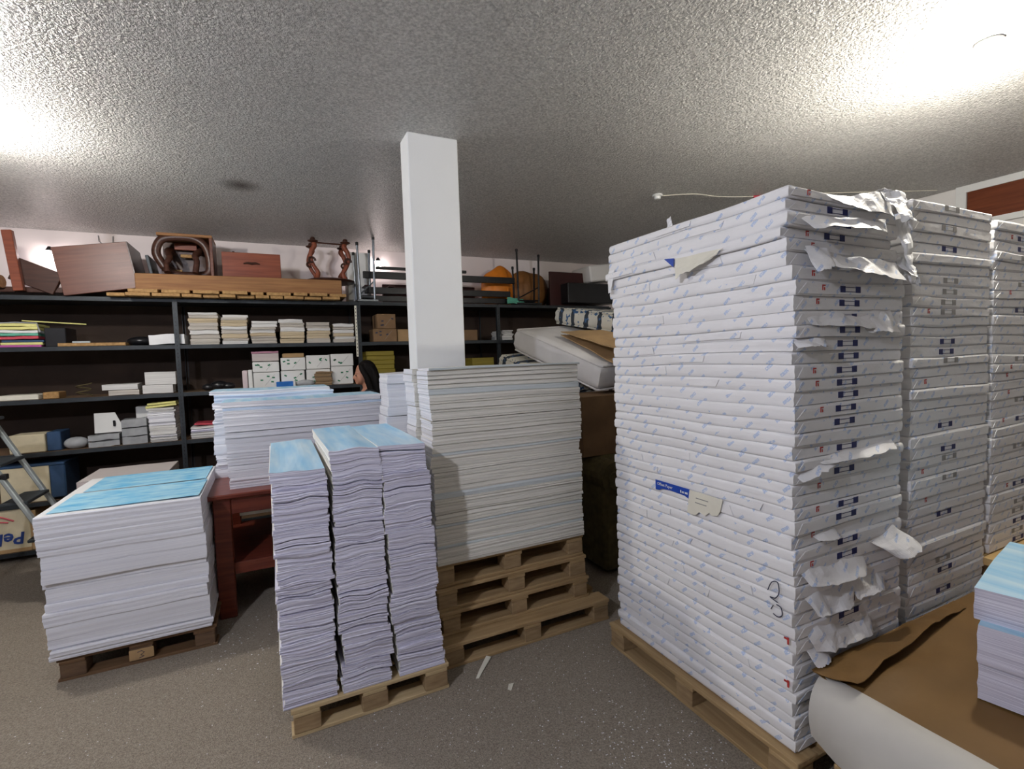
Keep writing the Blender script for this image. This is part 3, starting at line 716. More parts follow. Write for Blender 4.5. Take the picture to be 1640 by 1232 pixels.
on_ream('handwriting', st1, .80, MB().tube([(FX - .001, 1.37, .79), (FX - .001, 1.352, .83), (FX - .001, 1.325, .84), (FX - .001, 1.318, .80), (FX - .001, 1.335, .77), (FX - .001, 1.36, .765), (FX - .001, 1.325, .755)], .0022, 5, sm=5), 'dark_ink', 'dark pen scribble')
on_ream('handwriting', st1, .72, MB().tube([(FX - .001, 1.33, .745), (FX - .001, 1.31, .74), (FX - .001, 1.305, .71), (FX - .001, 1.325, .695), (FX - .001, 1.345, .70)], .0022, 5, sm=5).tube([(FX - .001, 1.345, .735), (FX - .001, 1.355, .715)], .002, 5), 'dark_ink')
for z in (.60, .42): on_ream('red_stamp', st1, z, MB().b(FX - .0015, FX, 1.275, 1.283, z, z + .03).b(FX - .0015, FX, 1.283, 1.297, z + .018, z + .026), 'red_ink')
# ends of torn wrapper sticking up above the first stack
on_ream('torn_flap', st1, 2.42, MB().sheet([(1.838, 1.93, 2.425), (1.838, 1.90, 2.425), (1.82, 1.895, 2.47), (1.83, 1.925, 2.465)], .001, 4, 5, .01, 95, 30), 'white_paper')
on_ream('torn_flap', st1, 2.27, MB().sheet([(1.832, 2.42, 2.29), (1.832, 2.36, 2.29), (1.815, 2.375, 2.16), (1.815, 2.405, 2.155)], .001, 5, 6, .008, 96, 14), 'white_paper')

# ------------------------------------------------------------------ kraft-covered load in the near corner, with the white sheet hanging off it
pallet(1.93, 0.08, 1.25, 1.08, 0.0, 'pallet under the kraft paper load', group='pallets by the tall stacks')
kl = empty('kraft_paper_load', (2.55, 0.62, 0.145), 'low load under brown kraft paper with a white sheet hanging off', 'paper load')
ob('core', MB().b(-.60, .60, -.52, .53, 0, .30, .02), 'white_card', kl)
top = MB()
nx, ny = 26, 26; vs = []; fs = []
def kz(x, y):
    fold = 0.035 * math.exp(-((y - 1.08 + 0.10 * (x - 2.0)) / 0.045) ** 2) * max(0, 1 - abs(x - 2.2) / .55)
    return 0.462 + fold + 0.012 * noise.noise(Vector((x * 3, y * 4, 1))) + 0.03 * max(0, (y - 1.08) / .2)
for sd in (0, 1):
    for j in range(ny + 1):
        for i in range(nx + 1):
            x = 1.925 + 1.33 * i / nx; y = 0.06 + 1.185 * j / ny
            vs.append((x - 2.55, y - .62, kz(x, y) - .145 + .003 * sd))
N1 = (nx + 1) * (ny + 1); gi = lambda s_, i, j: s_ * N1 + j * (nx + 1) + i
for j in range(ny):
    for i in range(nx):
        fs += [(gi(1, i, j), gi(1, i + 1, j), gi(1, i + 1, j + 1), gi(1, i, j + 1)), (gi(0, i, j), gi(0, i, j + 1), gi(0, i + 1, j + 1), gi(0, i + 1, j))]
for i in range(nx):
    for j in (0, ny): fs.append((gi(0, i, j), gi(0, i + 1, j), gi(1, i + 1, j), gi(1, i, j)))
for j in range(ny):
    for i in (0, nx): fs.append((gi(0, i, j), gi(0, i, j + 1), gi(1, i, j + 1), gi(1, i, j)))
ob('kraft_cover', top.add(vs, fs), 'kraft', kl, smooth=True)
# dark tucked edge of the kraft along the foot of the tall stack
ob('kraft_fold', MB().sheet([(1.90 - 2.55, 1.225 - .62, .355), (3.05 - 2.55, 1.24 - .62, .352), (3.05 - 2.55, 1.19 - .62, .336), (1.93 - 2.55, 1.07 - .62, .372)], .003, 26, 10, .012, 7, 5, (0, 0, .028)), 'kraft', kl, smooth=True)
# the white sheet: curls over the aisle edge and hangs down in a belly
vs = []; fs = []; na, nl = 14, 20
for sd in (0, 1):
    for j in range(nl + 1):
        v = j / nl; y = 1.215 - 1.15 * v
        drop = 0.20 + 0.10 * v
        for i in range(na + 1):
            u = i / na
            a = u * pi * 0.62
            rr = 0.10 + 0.03 * sin(v * 3)
            x = 1.975 + 0.02 * v - (0.02 + (rr + .02) * sin(a)) - .012 * sd
            z = 0.478 - (drop + .04) * (1 - cos(a)) * 0.72 + .012 * noise.noise(Vector((u * 2, v * 3, 4)))
            if v < .12: x += (.12 - v) * 0.35 * u
            vs.append((x - 2.55 + .003 * sd, y - .62, z - .145))
N1 = (nl + 1) * (na + 1); gi = lambda s_, i, j: s_ * N1 + j * (na + 1) + i
for j in range(nl):
    for i in range(na):
        fs += [(gi(1, i, j), gi(1, i + 1, j), gi(1, i + 1, j + 1), gi(1, i, j + 1)), (gi(0, i, j), gi(0, i, j + 1), gi(0, i + 1, j + 1), gi(0, i + 1, j))]
for i in range(na):
    for j in (0, nl): fs.append((gi(0, i, j), gi(0, i + 1, j), gi(1, i + 1, j), gi(1, i, j)))
for j in range(nl):
    for i in (0, na): fs.append((gi(0, i, j), gi(0, i, j + 1), gi(1, i, j + 1), gi(1, i, j)))
ob('white_sheet', MB().add(vs, fs), 'off_white', kl, smooth=True)['label'] = 'off-white sheet bulging over the edge'
pile('cut_sheet_bundle', 2.705, 0.615, 0.66, 0.66, 0.475, [0.145, 0.15, 0.125], ('edge_lavender', 'edge_lavender'), 'print_light_blue',
     lambda k: 'thick bundle of cut white sheets on kraft load, %s' % nth(k), 'paper bundle', 'cut sheets on the kraft load', 61,
     wave=0.010, rag=0.002, jit=0.016, gshift=0.012, ang=R(12), angj=0.03, nu=8, nv=8, group_every=1, rows=6, topn=3, droop=0.006)

# ------------------------------------------------------------------ shelving along the back wall
SF, SB = 6.2, 6.84
LV = [0.10, 0.555, 1.03, 1.535, 2.035, 2.52]
BX = [-2.78, -0.86, 0.985, 2.83, 4.70]
names = ['beside the stepladder', 'holding the book piles', 'behind the white pillar', 'behind the mattresses']
for i in range(4):
    x0, x1 = BX[i], BX[i + 1]
    t = empty('shelving_unit', ((x0 + x1) / 2, SF, 0), 'dark slotted metal shelving unit %s' % names[i], 'shelving', 'shelving along the back wall')
    ox = (x0 + x1) / 2; hw = (x1 - x0) / 2
    for zl in LV:
        s = ob('shelf', MB().b(-hw + .004, hw - .004, 0.004, SB - SF, zl - .022, zl, .002), 'shelf_wood' if zl < 2 else 'slate_metal', t)
        ob('lip', MB().b(-hw + .004, hw - .004, 0.0, .004, zl - .042, zl, .001), 'slate_metal', s)
    ob('back_panel', MB().b(-hw + .004, hw - .004, SB - SF, SB - SF + .012, 0.05, 2.50), 'hardboard', t)
    for xx in ([-hw] if i == 0 else []) + [hw]:
        for yy, s in ((-.004, 1), (SB - SF + .004, -1)):
            pm = MB().b(xx - .022, xx + .022, yy - .002, yy + .002, 0, 2.505).b(xx - .022, xx - .018, yy, yy + s * .042, 0, 2.505)
            po = ob('post', pm, 'slate_metal', t)
            if s == 1:
                hm = MB()
                for q in range(60): hm.b(xx - .004, xx + .004, yy - .0032, yy - .0022, .05 + q * .041, .068 + q * .041)
                po2 = ob('slot_row', hm, 'black_metal', po); po2['kind'] = 'stuff'
pst = ob('lit_post_strip', MB().b(.962 - .0225, .962 + .0015, -.009, -.0035, 1.86, 2.47, .001), 'cream_paper', None, (0, SF, 0))  # added strip: light falling on the slate post, put in as pale colour
tag(pst, 'lit stretch of perforated shelving post above the woman, painted pale', 'painted light')
hm = MB()
for q in range(14): hm.b(.949, .956, -.0105, -.009, 1.88 + q * .042, 1.895 + q * .042)
ob('hole', hm, 'black_metal', pst)['kind'] = 'stuff'

rs = random.Random(5)
def book_pile(x0, x1, z0, z1, label, group, mats, seed, n=None, cat='book pile', yo=0.03, d=0.36, cl=True, name='bound_paper_pile'):
    n = n or max(3, int((z1 - z0) / 0.035))
    th = thicknesses(z1 - z0, .6 * (z1 - z0) / n, 1.4 * (z1 - z0) / n, seed)
    rnd = random.Random(seed)
    return pile(name, (x0 + x1) / 2, SF + yo + d / 2, (x1 - x0) * .95, d, z0, th, None, mats[0], label, cat, group, seed, wave=.004, rag=.005, jit=.007, gshift=.008,
                angj=.03, pick=lambda r, k: (r.choice(mats), r.choice(mats)), gapj=.003, nu=5, nv=4, rows=3, group_every=2)
bk = ['edge_book', 'edge_book_white', 'edge_book_tan']
order = ['tallest pile', 'second pile', 'third pile', 'fourth pile', 'fifth pile', 'last pile']
for i, (x0, x1, z1) in enumerate([(-.76, -.48, 2.38), (-.46, -.20, 2.355), (-.18, .085, 2.29), (.11, .375, 2.31), (.40, .665, 2.28), (.685, .93, 2.26)]):
    book_pile(x0, x1, 2.036, z1, lambda k, i=i: 'bound paper batch, %s in the %s on the upper shelf' % (nth(k), order[i]), 'paper batches on the upper shelf', bk, 100 + i, cat='paper batch', name='bound_paper_batch')
tag(ob('paper_stack', MB().sheet([(-1.11, 6.24, 2.09), (-.80, 6.24, 2.10), (-.80, 6.6, 2.10), (-1.08, 6.6, 2.09)], .10, 6, 6, .01, 4, 3), 'white_paper'), 'loose white paper stack behind the post on upper shelf', 'paper stack')

def carton(name, x0, x1, y0, dp, z0, z1, mat, label, cat, group=None, ink=None, seed=0, flap=False):
    t = empty(name, ((x0 + x1) / 2, y0, z0), label, cat, group); w = x1 - x0; h = z1 - z0
    ob('body', MB().b(-w / 2, w / 2, 0, dp, 0, h, .006), mat, t)
    if ink:
        r = random.Random(seed)
        for k in range(4):
            cx = r.uniform(-w * .38, w * .38); cz = r.uniform(h * .2, h * .8); a = r.uniform(-.6, .9)
            m3 = Matrix.Rotation(a, 3, 'Y')
            ob('print_mark', MB().box((cx, -.0012, cz), (.028, .0012, .016), .0004, m3), ink, t)
        ob('fold_line', MB().box((w * .12, -.001, h * .5), (.0025, .001, h * .9), .0003, Matrix.Rotation(.7, 3, 'Y')), 'grey_ink', t)
    if flap: ob('tape', MB().b(-w / 2 - .0008, w / 2 + .0008, -.001, dp * .5, h * .93, h + .0012), 'card_dark', t)
    return t
# wrapped white reams with green print
g = 'white reams with green print'
R4 = [(-.18, .09, 1.536, 1.71, 'lower white ream with green print, below the pink-topped bag'), (-.18, .09, 1.715, 1.83, 'white ream with green print directly under the pink-topped bag'),
      (.105, .355, 1.536, 1.72, 'lower white ream with green print behind the blue carton'), (.11, .37, 1.725, 1.87, 'upper white ream with green print under a brown pad'),
      (.375, .64, 1.536, 1.725, 'white ream with green print behind the brown paper block'), (.38, .64, 1.73, 1.89, 'upper white ream with green print between two reams'),
      (.652, .90, 1.536, 1.75, 'tall white ream with green print beside the woman'), (.652, .91, 1.755, 1.90, 'uppermost white ream with green print beside the pale strip')]
for i, (x0, x1, z0, z1, lb) in enumerate(R4): carton('printed_ream', x0, x1, 6.27, .40, z0, z1, 'white_card', lb, 'paper ream', g, 'green_ink', i)
t = empty('film_bag', (-.05, 6.27, 1.832), 'clear bag with a pink top lying on the reams', 'bag')
ob('contents', MB().sheet([(-.13, .02, .05), (.14, .02, .05), (.14, .33, .05), (-.13, .33, .05)], .085, 6, 5, .008, 3, 5), 'edge_pink', t)
ob('pink_top', MB().sheet([(-.135, .01, .105), (.14, .01, .105), (.14, .33, .105), (-.135, .33, .105)], .02, 6, 5, .008, 9, 5), 'pink', t)
carton('kraft_pad', .13, .36, 6.28, .3, 1.872, 1.92, 'card', 'flat brown pad lying on top of the white reams', 'paper pad')
book_pile(.46, .655, 1.536, 1.70, lambda k: 'brown paper slab before the reams, %s' % nth(k), 'brown paper block', ['edge_kraft'], 140, n=4, cat='paper slab', yo=.012, d=.055, name='brown_paper_slab')
t = carton('blue_carton', .05, .25, 6.21, .055, 1.536, 1.60, 'bright_blue', 'small bright blue carton at the shelf edge', 'carton')
ob('white_end', MB().b(.075, .1005, -.001, .056, 0, .0645, .002), 'white_card', t)
tag(ob('clear_bag', MB().ball((.36, 6.235, 1.573), (.10, .03, .038), 12, 8), 'clear_film', smooth=True), 'crumpled clear bag beside the blue carton', 'bag')
carton('upright_folder', -.285, -.235, 6.25, .3, 1.536, 1.74, 'pale_pink', 'pale pink folder standing upright beside the reams', 'folder')['label'] = 'pale pink folder standing upright beside the reams'
carton('upright_folder', -.228, -.185, 6.25, .3, 1.536, 1.745, 'white_card', 'grey white folder standing upright beside the reams', 'folder')
bg = MB()
for k, (x, r_) in enumerate([(-.62, .05), (-.52, .07), (-.43, .055)]): bg.ball((x, 6.35, 1.536 + r_ * .72), (r_ * 1.3, r_, r_ * .75), 10, 7)
tag(ob('black_bag', bg, 'black_plastic', smooth=True), 'crumpled black plastic bag on the shelf behind white piles', 'bag')
# bay 3: cartons and yellow packs
carton('brown_carton', 1.16, 1.45, 6.25, .3, 2.036, 2.195, 'card_dark', 'brown carton directly on the shelf near the pillar', 'carton', 'brown cartons', 'dark_ink', 3)
carton('brown_carton', 1.21, 1.44, 6.25, .3, 2.197, 2.38, 'card_dark', 'brown carton stacked on another near the pillar', 'carton', 'brown cartons', 'dark_ink', 4)
carton('brown_carton', 1.46, 1.60, 6.27, .3, 2.036, 2.19, 'card', 'small brown carton half hidden by the pillar', 'carton', 'brown cartons')
for k in range(7):
    carton('yellow_pack', 1.055 + .006 * (k % 2), 1.40 + .005 * (k % 3), 6.25, .3, 1.536 + k * .055, 1.59 + k * .055, 'yellow_pack', 'yellow paper pack above the woman, %s' % nth(7 - k), 'paper pack', 'yellow paper packs')
carton('brown_carton', 1.75, 2.55, 6.28, .3, 2.036, 2.18, 'card_dark', 'long flat carton behind the pillar', 'carton')
book_pile(2.89, 3.06, 2.036, 2.17, lambda k: 'white booklet beside the white mattress, %s' % nth(k), 'booklets by the mattress', ['edge_book_white'], 150, n=6, cat='booklet', name='booklet')
carton('yellow_pack', 2.46, 2.78, 6.28, .3, 1.536, 1.80, 'yellow_pack', 'dull yellow carton low beside the shelving post', 'carton')
# bay 1: upper shelf
t = empty('film_pack', (-2.12, 6.23, 2.10), 'film-wrapped pack of coloured card on the upper shelf', 'card pack')
for k, mt in enumerate(['red_card', 'green_card', 'white_card', 'pale_yellow', 'pale_yellow']):
    ob('card_sheet', MB().sheet([(-.15, 0, .025 + k * .03), (.15, 0, .025 + k * .03), (.15, .3, .025 + k * .03), (-.15, .3, .025 + k * .03)], .024, 5, 4, .006, k, 5), mt, t)
ob('film', MB().tube([(-.17, .0, .08), (-.155, -.005, .16), (0, -.006, .168), (.15, -.005, .16), (.165, 0, .08)], .006, 6), 'clear_film', t)
t = empty('coloured_card_stack', (-2.10, 6.225, 2.036), 'flat magenta, yellow and blue card stack under the film pack', 'card stack')
for k, (mt, z0, z1, q) in enumerate([('magenta', 0, .02, 0), ('pale_yellow', .021, .044, .01), ('blue_card', .045, .066, .02)]):
    ob('card_sheet', MB().b(-.15 + q, .15 + q, 0, .3, z0, z1, .003), mt, t)
carton('dark_case', -1.93, -1.77, 6.25, .3, 2.036, 2.22, 'black_plastic', 'dark case beside the film-wrapped colour pack', 'case')
tag(ob('yellow_ruler', MB().tube([(-2.08, 6.24, 2.285), (-1.62, 6.30, 2.255)], .006, 6), 'pale_yellow'), 'long thin yellow ruler lying over the dark case', 'ruler')
t = empty('clipboard', (-1.56, 6.22, 2.037), 'flat tan wooden board on the upper shelf', 'board')
ob('board', MB().b(-.27, .26, 0, .3, 0, .032, .003), 'board_wood', t); ob('clip', MB().b(-.16, -.02, -.004, .03, .03, .05, .004), 'steel', t)
tag(ob('black_bag', MB().ball((-1.2, 6.4, 2.085), (.13, .12, .05), 12, 8), 'black_plastic', smooth=True), 'dark bag lump on the upper shelf behind the post', 'bag')
# bay 1: middle shelves
for i, (x0, x1, z0, z1, lb) in enumerate([(-1.19, -.93, 1.536, 1.625, 'lower white paper stack beside the post on the third shelf'), (-1.165, -.90, 1.627, 1.76, 'upper white paper stack beside the post on the third shelf'),
                                         (-1.47, -1.22, 1.536, 1.59, 'thin grey paper stack on the third shelf'), (-1.52, -1.23, 1.592, 1.65, 'white paper stack slumped over a grey one')]):
    mb = MB()
    tag(ob('paper_stack', MB().sheet([(x0, 6.23, (z0 + z1) / 2), (x1, 6.23, (z0 + z1) / 2), (x1 - .02, 6.55, (z0 + z1) / 2), (x0 + .02, 6.55, (z0 + z1) / 2)], z1 - z0 - .004, 6, 5, .003, i, 5), 'edge_book' if i == 2 else 'edge_book_white'), lb, 'paper stack', 'paper on the third shelf')
carton('flat_box', -2.3, -2.0, 6.21, .3, 1.536, 1.585, 'cream_paper', 'flat cream box at the end of the third shelf', 'box')
carton('small_crate', -1.98, -1.86, 6.25, .2, 1.536, 1.60, 'board_wood', 'small tan wooden box on the third shelf', 'box')
tag(ob('coiled_cable', MB().tube([(-1.68 + .06 * cos(a * .6) * (1 + .1 * sin(a)), 6.3 + .05 * sin(a * .6), 1.545 + .006 * a) for a in range(22)], .006, 5), 'sofa', smooth=True), 'small coil of greenish cable on the third shelf', 'cable')
book_pile(-1.165, -.92, 1.032, 1.385, lambda k: 'white paper slab under yellow board, %s' % nth(k), 'white slabs beside the post', ['edge_book_white', 'edge_white'], 160, n=11, cat='paper slab', name='white_paper_slab')
tag(ob('yellow_board', MB().box((-1.045, 6.40, 1.405), (.27, .34, .022), .003, Matrix.Rotation(-.08, 3, 'Y')).box((-1.04, 6.40, 1.432), (.25, .33, .02), .003, Matrix.Rotation(-.06, 3, 'Y')), 'pale_yellow'), 'yellow edged boards lying on the white slabs', 'boards')
carton('flat_box', -1.30, -1.17, 6.42, .2, 1.032, 1.40, 'white_card', 'white box standing behind the white slabs', 'box')
for k in range(3):
    tag(ob('film_packet', MB().sheet([(-1.39, 6.24, 1.065 + k * .09), (-1.18, 6.24, 1.065 + k * .09), (-1.18, 6.5, 1.065 + k * .09), (-1.37, 6.5, 1.065 + k * .09)], .078, 6, 5, .007, 40 + k, 9), 'clear_film', smooth=True), 'film-wrapped white packet next to the white slabs, %s' % nth(3 - k), 'packet', 'film packets')
for k in range(2):
    tag(ob('film_packet', MB().sheet([(-1.66, 6.23, 1.06 + k * .062), (-1.41, 6.23, 1.06 + k * .062), (-1.42, 6.5, 1.06 + k * .062), (-1.64, 6.5, 1.06 + k * .062)], .052, 6, 5, .009, 50 + k, 9), 'clear_film', smooth=True), ['flat film packet lying on the shelf under the white card', 'upper flat film packet under the white card'][k], 'packet', 'film packets')
t = empty('white_card', (-1.52, 6.33, 1.16), 'white card leaning above the film packets with a black clip', 'card')
ob('sheet', MB().prism([(-.11, 0, 0), (.11, .0, 0), (.11, .01, .08), (.06, .02, .20), (-.11, .02, .20)], (0, .006, 0)), 'white_card', t)
ob('clip', MB().b(.045, .065, -.012, 0, .06, .12, .004), 'black_plastic', t)
carton('white_box', -2.24, -1.98, 6.215, .26, 1.032, 1.205, 'carton_yellow', 'white front box with a blue corner on the fourth shelf', 'box')
carton('blue_box', -1.975, -1.87, 6.24, .26, 1.032, 1.215, 'blue_card', 'dark blue open box on the fourth shelf', 'box')
tag(ob('clear_bag', MB().ball((-1.77, 6.30, 1.085), (.10, .09, .06), 12, 8), 'clear_film', smooth=True), 'crumpled clear bag between the blue box and packets', 'bag')
book_pile(-.80, -.48, 1.032, 1.16, lambda k: 'paper bundle behind the table piles, %s' % nth(k), 'bundles behind the table', ['edge_book_white', 'edge_lavender'], 170, n=4, cat='paper bundle', name='shelf_paper_bundle')
tag(ob('red_folder', MB().box((-.62, 6.42, 1.175), (.3, .3, .016), .003, Matrix.Rotation(.05, 3, 'Y')), 'red_card'), 'red folder lying on the bundles behind the table', 'folder')
# low cartons behind the ladder
t = carton('blue_carton', -2.33, -1.97, 6.215, .40, .557, .90, 'carton_yellow', 'large cream carton with blue side behind the stepladder', 'carton')
ob('blue_side', MB().b(.181, .30, .0, .40, .02, .34, .01), 'blue_card', t); ob('blue_lid', MB().b(-.18, .30, -.004, .40, .34, .362, .004), 'blue_card', t)
t = empty('lettered_carton', (-2.33, 6.215, .102), 'cream carton with upside-down blue lettering on the lowest shelf', 'carton')
ob('body', MB().b(-.28, .19, 0, .42, 0, .42, .006), 'carton_yellow', t)
ob('bottom_band', MB().b(-.282, .192, -.003, .425, 0, .035, .003), 'card', t)
ob('side', MB().b(.19, .235, .0, .42, 0, .38, .006), 'card', t)
text('lettering', 'Pelikan', .155, 'brand_blue', t, (.155, -.004, .185), (R(90), R(180), 0), shear=.15, bold=.004)
ob('red_curve', MB().tube([(-.28 + .04 * k, -.004, .30 + .07 * sin(k / 9 * pi)) for k in range(10)], .007, 6), 'red_card', t)
ob('red_curve', MB().tube([(-.28 + .04 * k, -.004, .28 + .03 * sin(k / 9 * pi)) for k in range(9)], .006, 6), 'red_card', t)

# ------------------------------------------------------------------ things on top of the shelves
rnd = random.Random(8); x = -1.40; k = 0
T0 = LV[-1] + .001
ORD = ['', 'first', 'second', 'third', 'fourth', 'fifth', 'sixth', 'seventh', 'eighth', 'ninth', 'tenth', 'eleventh', 'twelfth', 'thirteenth', 'fourteenth', 'fifteenth', 'sixteenth']
while x < 0.66:
    w = rnd.uniform(.13, .25); k += 1
    tag(ob('loose_board', MB().b(0, w - .012, 0, .75, 0, .032, .003), 'board_wood', None, (x, 6.08 + rnd.uniform(-.03, .03), T0), (0, 0, rnd.uniform(-.02, .02))),
        'lower-row board end on the shelf top, %s from the tilted cabinet' % ORD[k], 'board', 'loose boards on the shelf top')
    x += w
x = -1.22; k = 0
while x < 0.70:
    w = rnd.uniform(.14, .28); k += 1
    tag(ob('loose_board', MB().b(0, w - .03, 0, .75, 0, .034, .003), 'board_wood', None, (x, 6.06 + rnd.uniform(-.03, .03), T0 + .034), (0, 0, rnd.uniform(-.02, .02))),
        'upper-row board end on the shelf top, %s from the tilted cabinet' % ORD[k], 'board', 'loose boards on the shelf top')
    x += w
PT = 2.755
tag(ob('long_panel', MB().b(-1.17, .80, 6.13, 6.80, 2.592, PT, .006), 'plain_wood'), 'long plain brown wooden panel lying flat on the loose boards', 'panel')
# tilted cabinet
t = empty('tilted_cabinet', (-1.44, 6.16, 2.565), 'brown wooden cabinet tipped over on the shelf top', 'cabinet', None, (0, R(-9), 0))
ob('front', MB().b(-.30, .29, 0, .02, 0, .46, .004), 'cabinet_wood', t)
ob('body', MB().b(-.295, .285, .02, .55, .01, .45, .004), 'cabinet_wood', t)
ob('side_edge', MB().b(.285, .30, .0, .55, 0, .46, .003), 'dark_wood', t)
tag(ob('leaning_sheet', MB().box((-1.06, 6.5, 2.79), (.03, .4, .36), .004, Matrix.Rotation(-.16, 3, 'Y')), 'slate_metal'), 'dark grey panel leaning behind the tipped cabinet', 'panel')
# bench end far along
t = empty('bench_frame', (-2.08, 6.2, 2.56), 'orange brown wooden post with a dark sloping board', 'bench')
ob('post', MB().box((-.02, .03, .28), (.075, .06, .56), .005, Matrix.Rotation(-.09, 3, 'Y')), 'red_wood', t)
ob('side_board', MB().box((.115, .10, .15), (.35, .05, .22), .005, Matrix.Rotation(.42, 3, 'Y')), 'dark_wood', t)
ob('seat', MB().b(-.35, .3, .1, .5, .0, .05, .004), 'dark_wood', t)
tag(ob('brown_roll', MB().tube([(-2.45, 6.3, 2.64), (-2.2, 6.25, 2.65)], .06, 12), 'plain_wood'), 'brown roll at the end of the shelf top', 'roll')
# side table lying on its side: seen from below
t = empty('side_table', (-.745, 6.24, PT + .001), 'dark carved side table lying on its side in a crate frame', 'table')
ob('crate_top', MB().b(-.25, .25, .06, .50, .425, .455, .004), 'plain_wood', t)
ob('crate_side', MB().b(.22, .25, .06, .50, 0, .425, .004), 'cabinet_wood', t)
ob('tabletop', MB().b(-.25, .22, .40, .43, .0, .425, .004), 'dark_wood', t)
ring = [(-.20, .1), (-.265, .24), (-.235, .36), (-.16, .41), (0, .425), (.12, .40), (.19, .32), (.215, .18), (.20, .06), (.10, .025), (-.1, .025), (-.20, .1)]
ob('apron', MB().tube([(a, .10, b_) for a, b_ in ring], .03, 8, flat=1.4, sm=4), 'dark_wood', t, smooth=True)
ob('leg', MB().tube([(.10, .36, .33), (.12, .2, .30), (.085, .08, .23), (.10, .02, .15), (.085, -.02, .03)], [.035, .04, .032, .028, .03], 10, sm=5), 'dark_wood', t, smooth=True)
ob('leg', MB().tube([(-.17, .36, .33), (-.18, .2, .28), (-.15, .08, .20), (-.17, .02, .12), (-.16, -.02, .03)], [.035, .04, .03, .025, .03], 10, sm=5), 'dark_wood', t, smooth=True)
ob('corner_block', MB().b(-.075, .03, .28, .32, .245, .28, .004), 'board_wood', t)
ob('corner_block', MB().b(-.16, -.06, .22, .26, .05, .10, .004), 'board_wood', t)
ob('crossbar', MB().b(-.13, .08, .30, .34, .33, .40, .004), 'red_wood', t)
# reddish drawer
t = empty('drawer', (-.125, 6.22, PT + .001), 'reddish brown drawer with a dark carved pull', 'drawer')
ob('front', MB().b(-.285, .29, 0, .022, 0, .275, .004), 'red_wood', t)
ob('box', MB().b(-.27, .275, .022, .42, .01, .24, .004), 'plain_wood', t)
ob('pull', MB().tube([(-.08, -.006, .155), (-.04, -.01, .165), (0, -.012, .158), (.04, -.01, .165), (.08, -.006, .155)], [.006, .012, .014, .012, .006], 8), 'dark_wood', t)
ob('knob', MB().b(-.19, -.165, .1, .12, .275, .305), 'dark_wood', t)
# carved table, upside down
t = empty('carved_table', (.70, 6.42, PT + .001), 'carved red brown table turned upside down, legs in the air', 'table')
ob('tabletop', MB().lathe([(.25, 0), (.29, .008), (.295, .022), (.27, .032), (.22, .036)], n=28), 'dark_wood', t, smooth=True)
for i, (sx, sy) in enumerate(((-.17, -.16), (.17, -.16), (-.17, .16), (.17, .16))):
    g = 1 if sx > 0 else -1
    lg = MB().tube([(sx - g * .01, sy, .03), (sx - g * .03, sy, .10), (sx + g * .015, sy, .18), (sx + g * .045, sy, .27), (sx + g * .03, sy, .35), (sx - g * .005, sy, .41), (sx + g * .01, sy, .45)],
                   [.034, .024, .021, .024, .026, .03, .022], 10, sm=5)
    lo = ob('leg', lg, 'red_wood', t, smooth=True)
    ob('foot', MB().lathe([(.02, .44), (.055, .455), (.06, .465), (.03, .475), (.028, .49), (.02, .505)], (sx + g * .01, sy, 0), 12), 'dark_wood', lo, smooth=True)
    ob('scroll', MB().tube([(sx + g * .03 + .035 * cos(a * .55), sy - .02, .23 + .035 * sin(a * .55) + a * .002) for a in range(10)], [.014] * 10, 6), 'dark_wood', lo, smooth=True)
ob('stretcher', MB().tube([(-.17, -.16, .445), (.17, -.16, .44)], .01, 6), 'dark_wood', t)
# metal chair frame upside down
def metal_frame(x, y, z, label, mat, hs, w=.2, d=.3, seat=True):
    t = empty('metal_chair_frame', (x, y, z), label, 'chair frame', 'upturned metal frames')
    i = 0
    for sx in (0, w):
        for sy in (0, d):
            lo = ob('leg', MB().tube([(sx, sy, 0), (sx + .012 * (1 if sx else -1), sy, hs[i])], .014, 8), mat, t)
            ob('foot_cap', MB().lathe([(.016, 0), (.018, .01), (.018, .035), (.012, .04)], (sx + .012 * (1 if sx else -1), sy, hs[i] - .02), 10), 'black_metal', lo)
            i += 1
    ob('brace', MB().tube([(0, 0, .06), (w, 0, .22)], .009, 6), mat, t)
    ob('rail', MB().tube([(0, 0, .03), (w, 0, .03)], .011, 6).tube([(0, d, .03), (w, d, .03)], .011, 6), mat, t)
    if seat: ob('seat_plate', MB().b(-.04, w + .04, -.03, d + .03, -.028, .0, .004), 'grey_metal' if mat != 'black_metal' else 'black_metal', t)
    return t
metal_frame(1.02, 6.22, T0 + .03, 'grey metal chair frame upturned beside the carved table', 'grey_metal', [.66, .60, .74, .64], .17)
carton('white_box', .93, 1.21, 6.56, .25, T0, 3.18, 'white_card', 'white carton standing behind the carved table', 'carton')
mt = bpy.data.materials.new('wall_lamp_glow'); mt.use_nodes = True
nt = mt.node_tree; nt.nodes.remove(nt.nodes['Principled BSDF']); e = nd(nt, 'ShaderNodeEmission')
e.inputs[0].default_value = (1.0, 0.86, 0.84, 1); e.inputs[1].default_value = 32.0
nt.links.new(e.outputs[0], nt.nodes['Material Output'].inputs[0]); M['wall_lamp_glow'] = mt
for wx, wz, lb in ((1.38, 3.10, 'small glass wall lamp above the black bed frame'), (-2.02, 3.02, 'small glass wall lamp between the bench post and cabinet')):
    t = empty('wall_lamp', (wx, 6.86, wz), lb, 'wall lamp', 'lamps on the back wall')
    ob('glass', MB().lathe([(.01, -.07), (.035, -.03), (.05, .01), (.045, .04)], n=14), 'wall_lamp_glow', t, smooth=True)
    ob('cap', MB().lathe([(.045, .04), (.03, .06), (.012, .09)], n=12), 'black_metal', t)
    ob('arm', MB().tube([(0, 0, .08), (0, .05, .09), (0, .09, .06)], .008, 6), 'grey_metal', t)
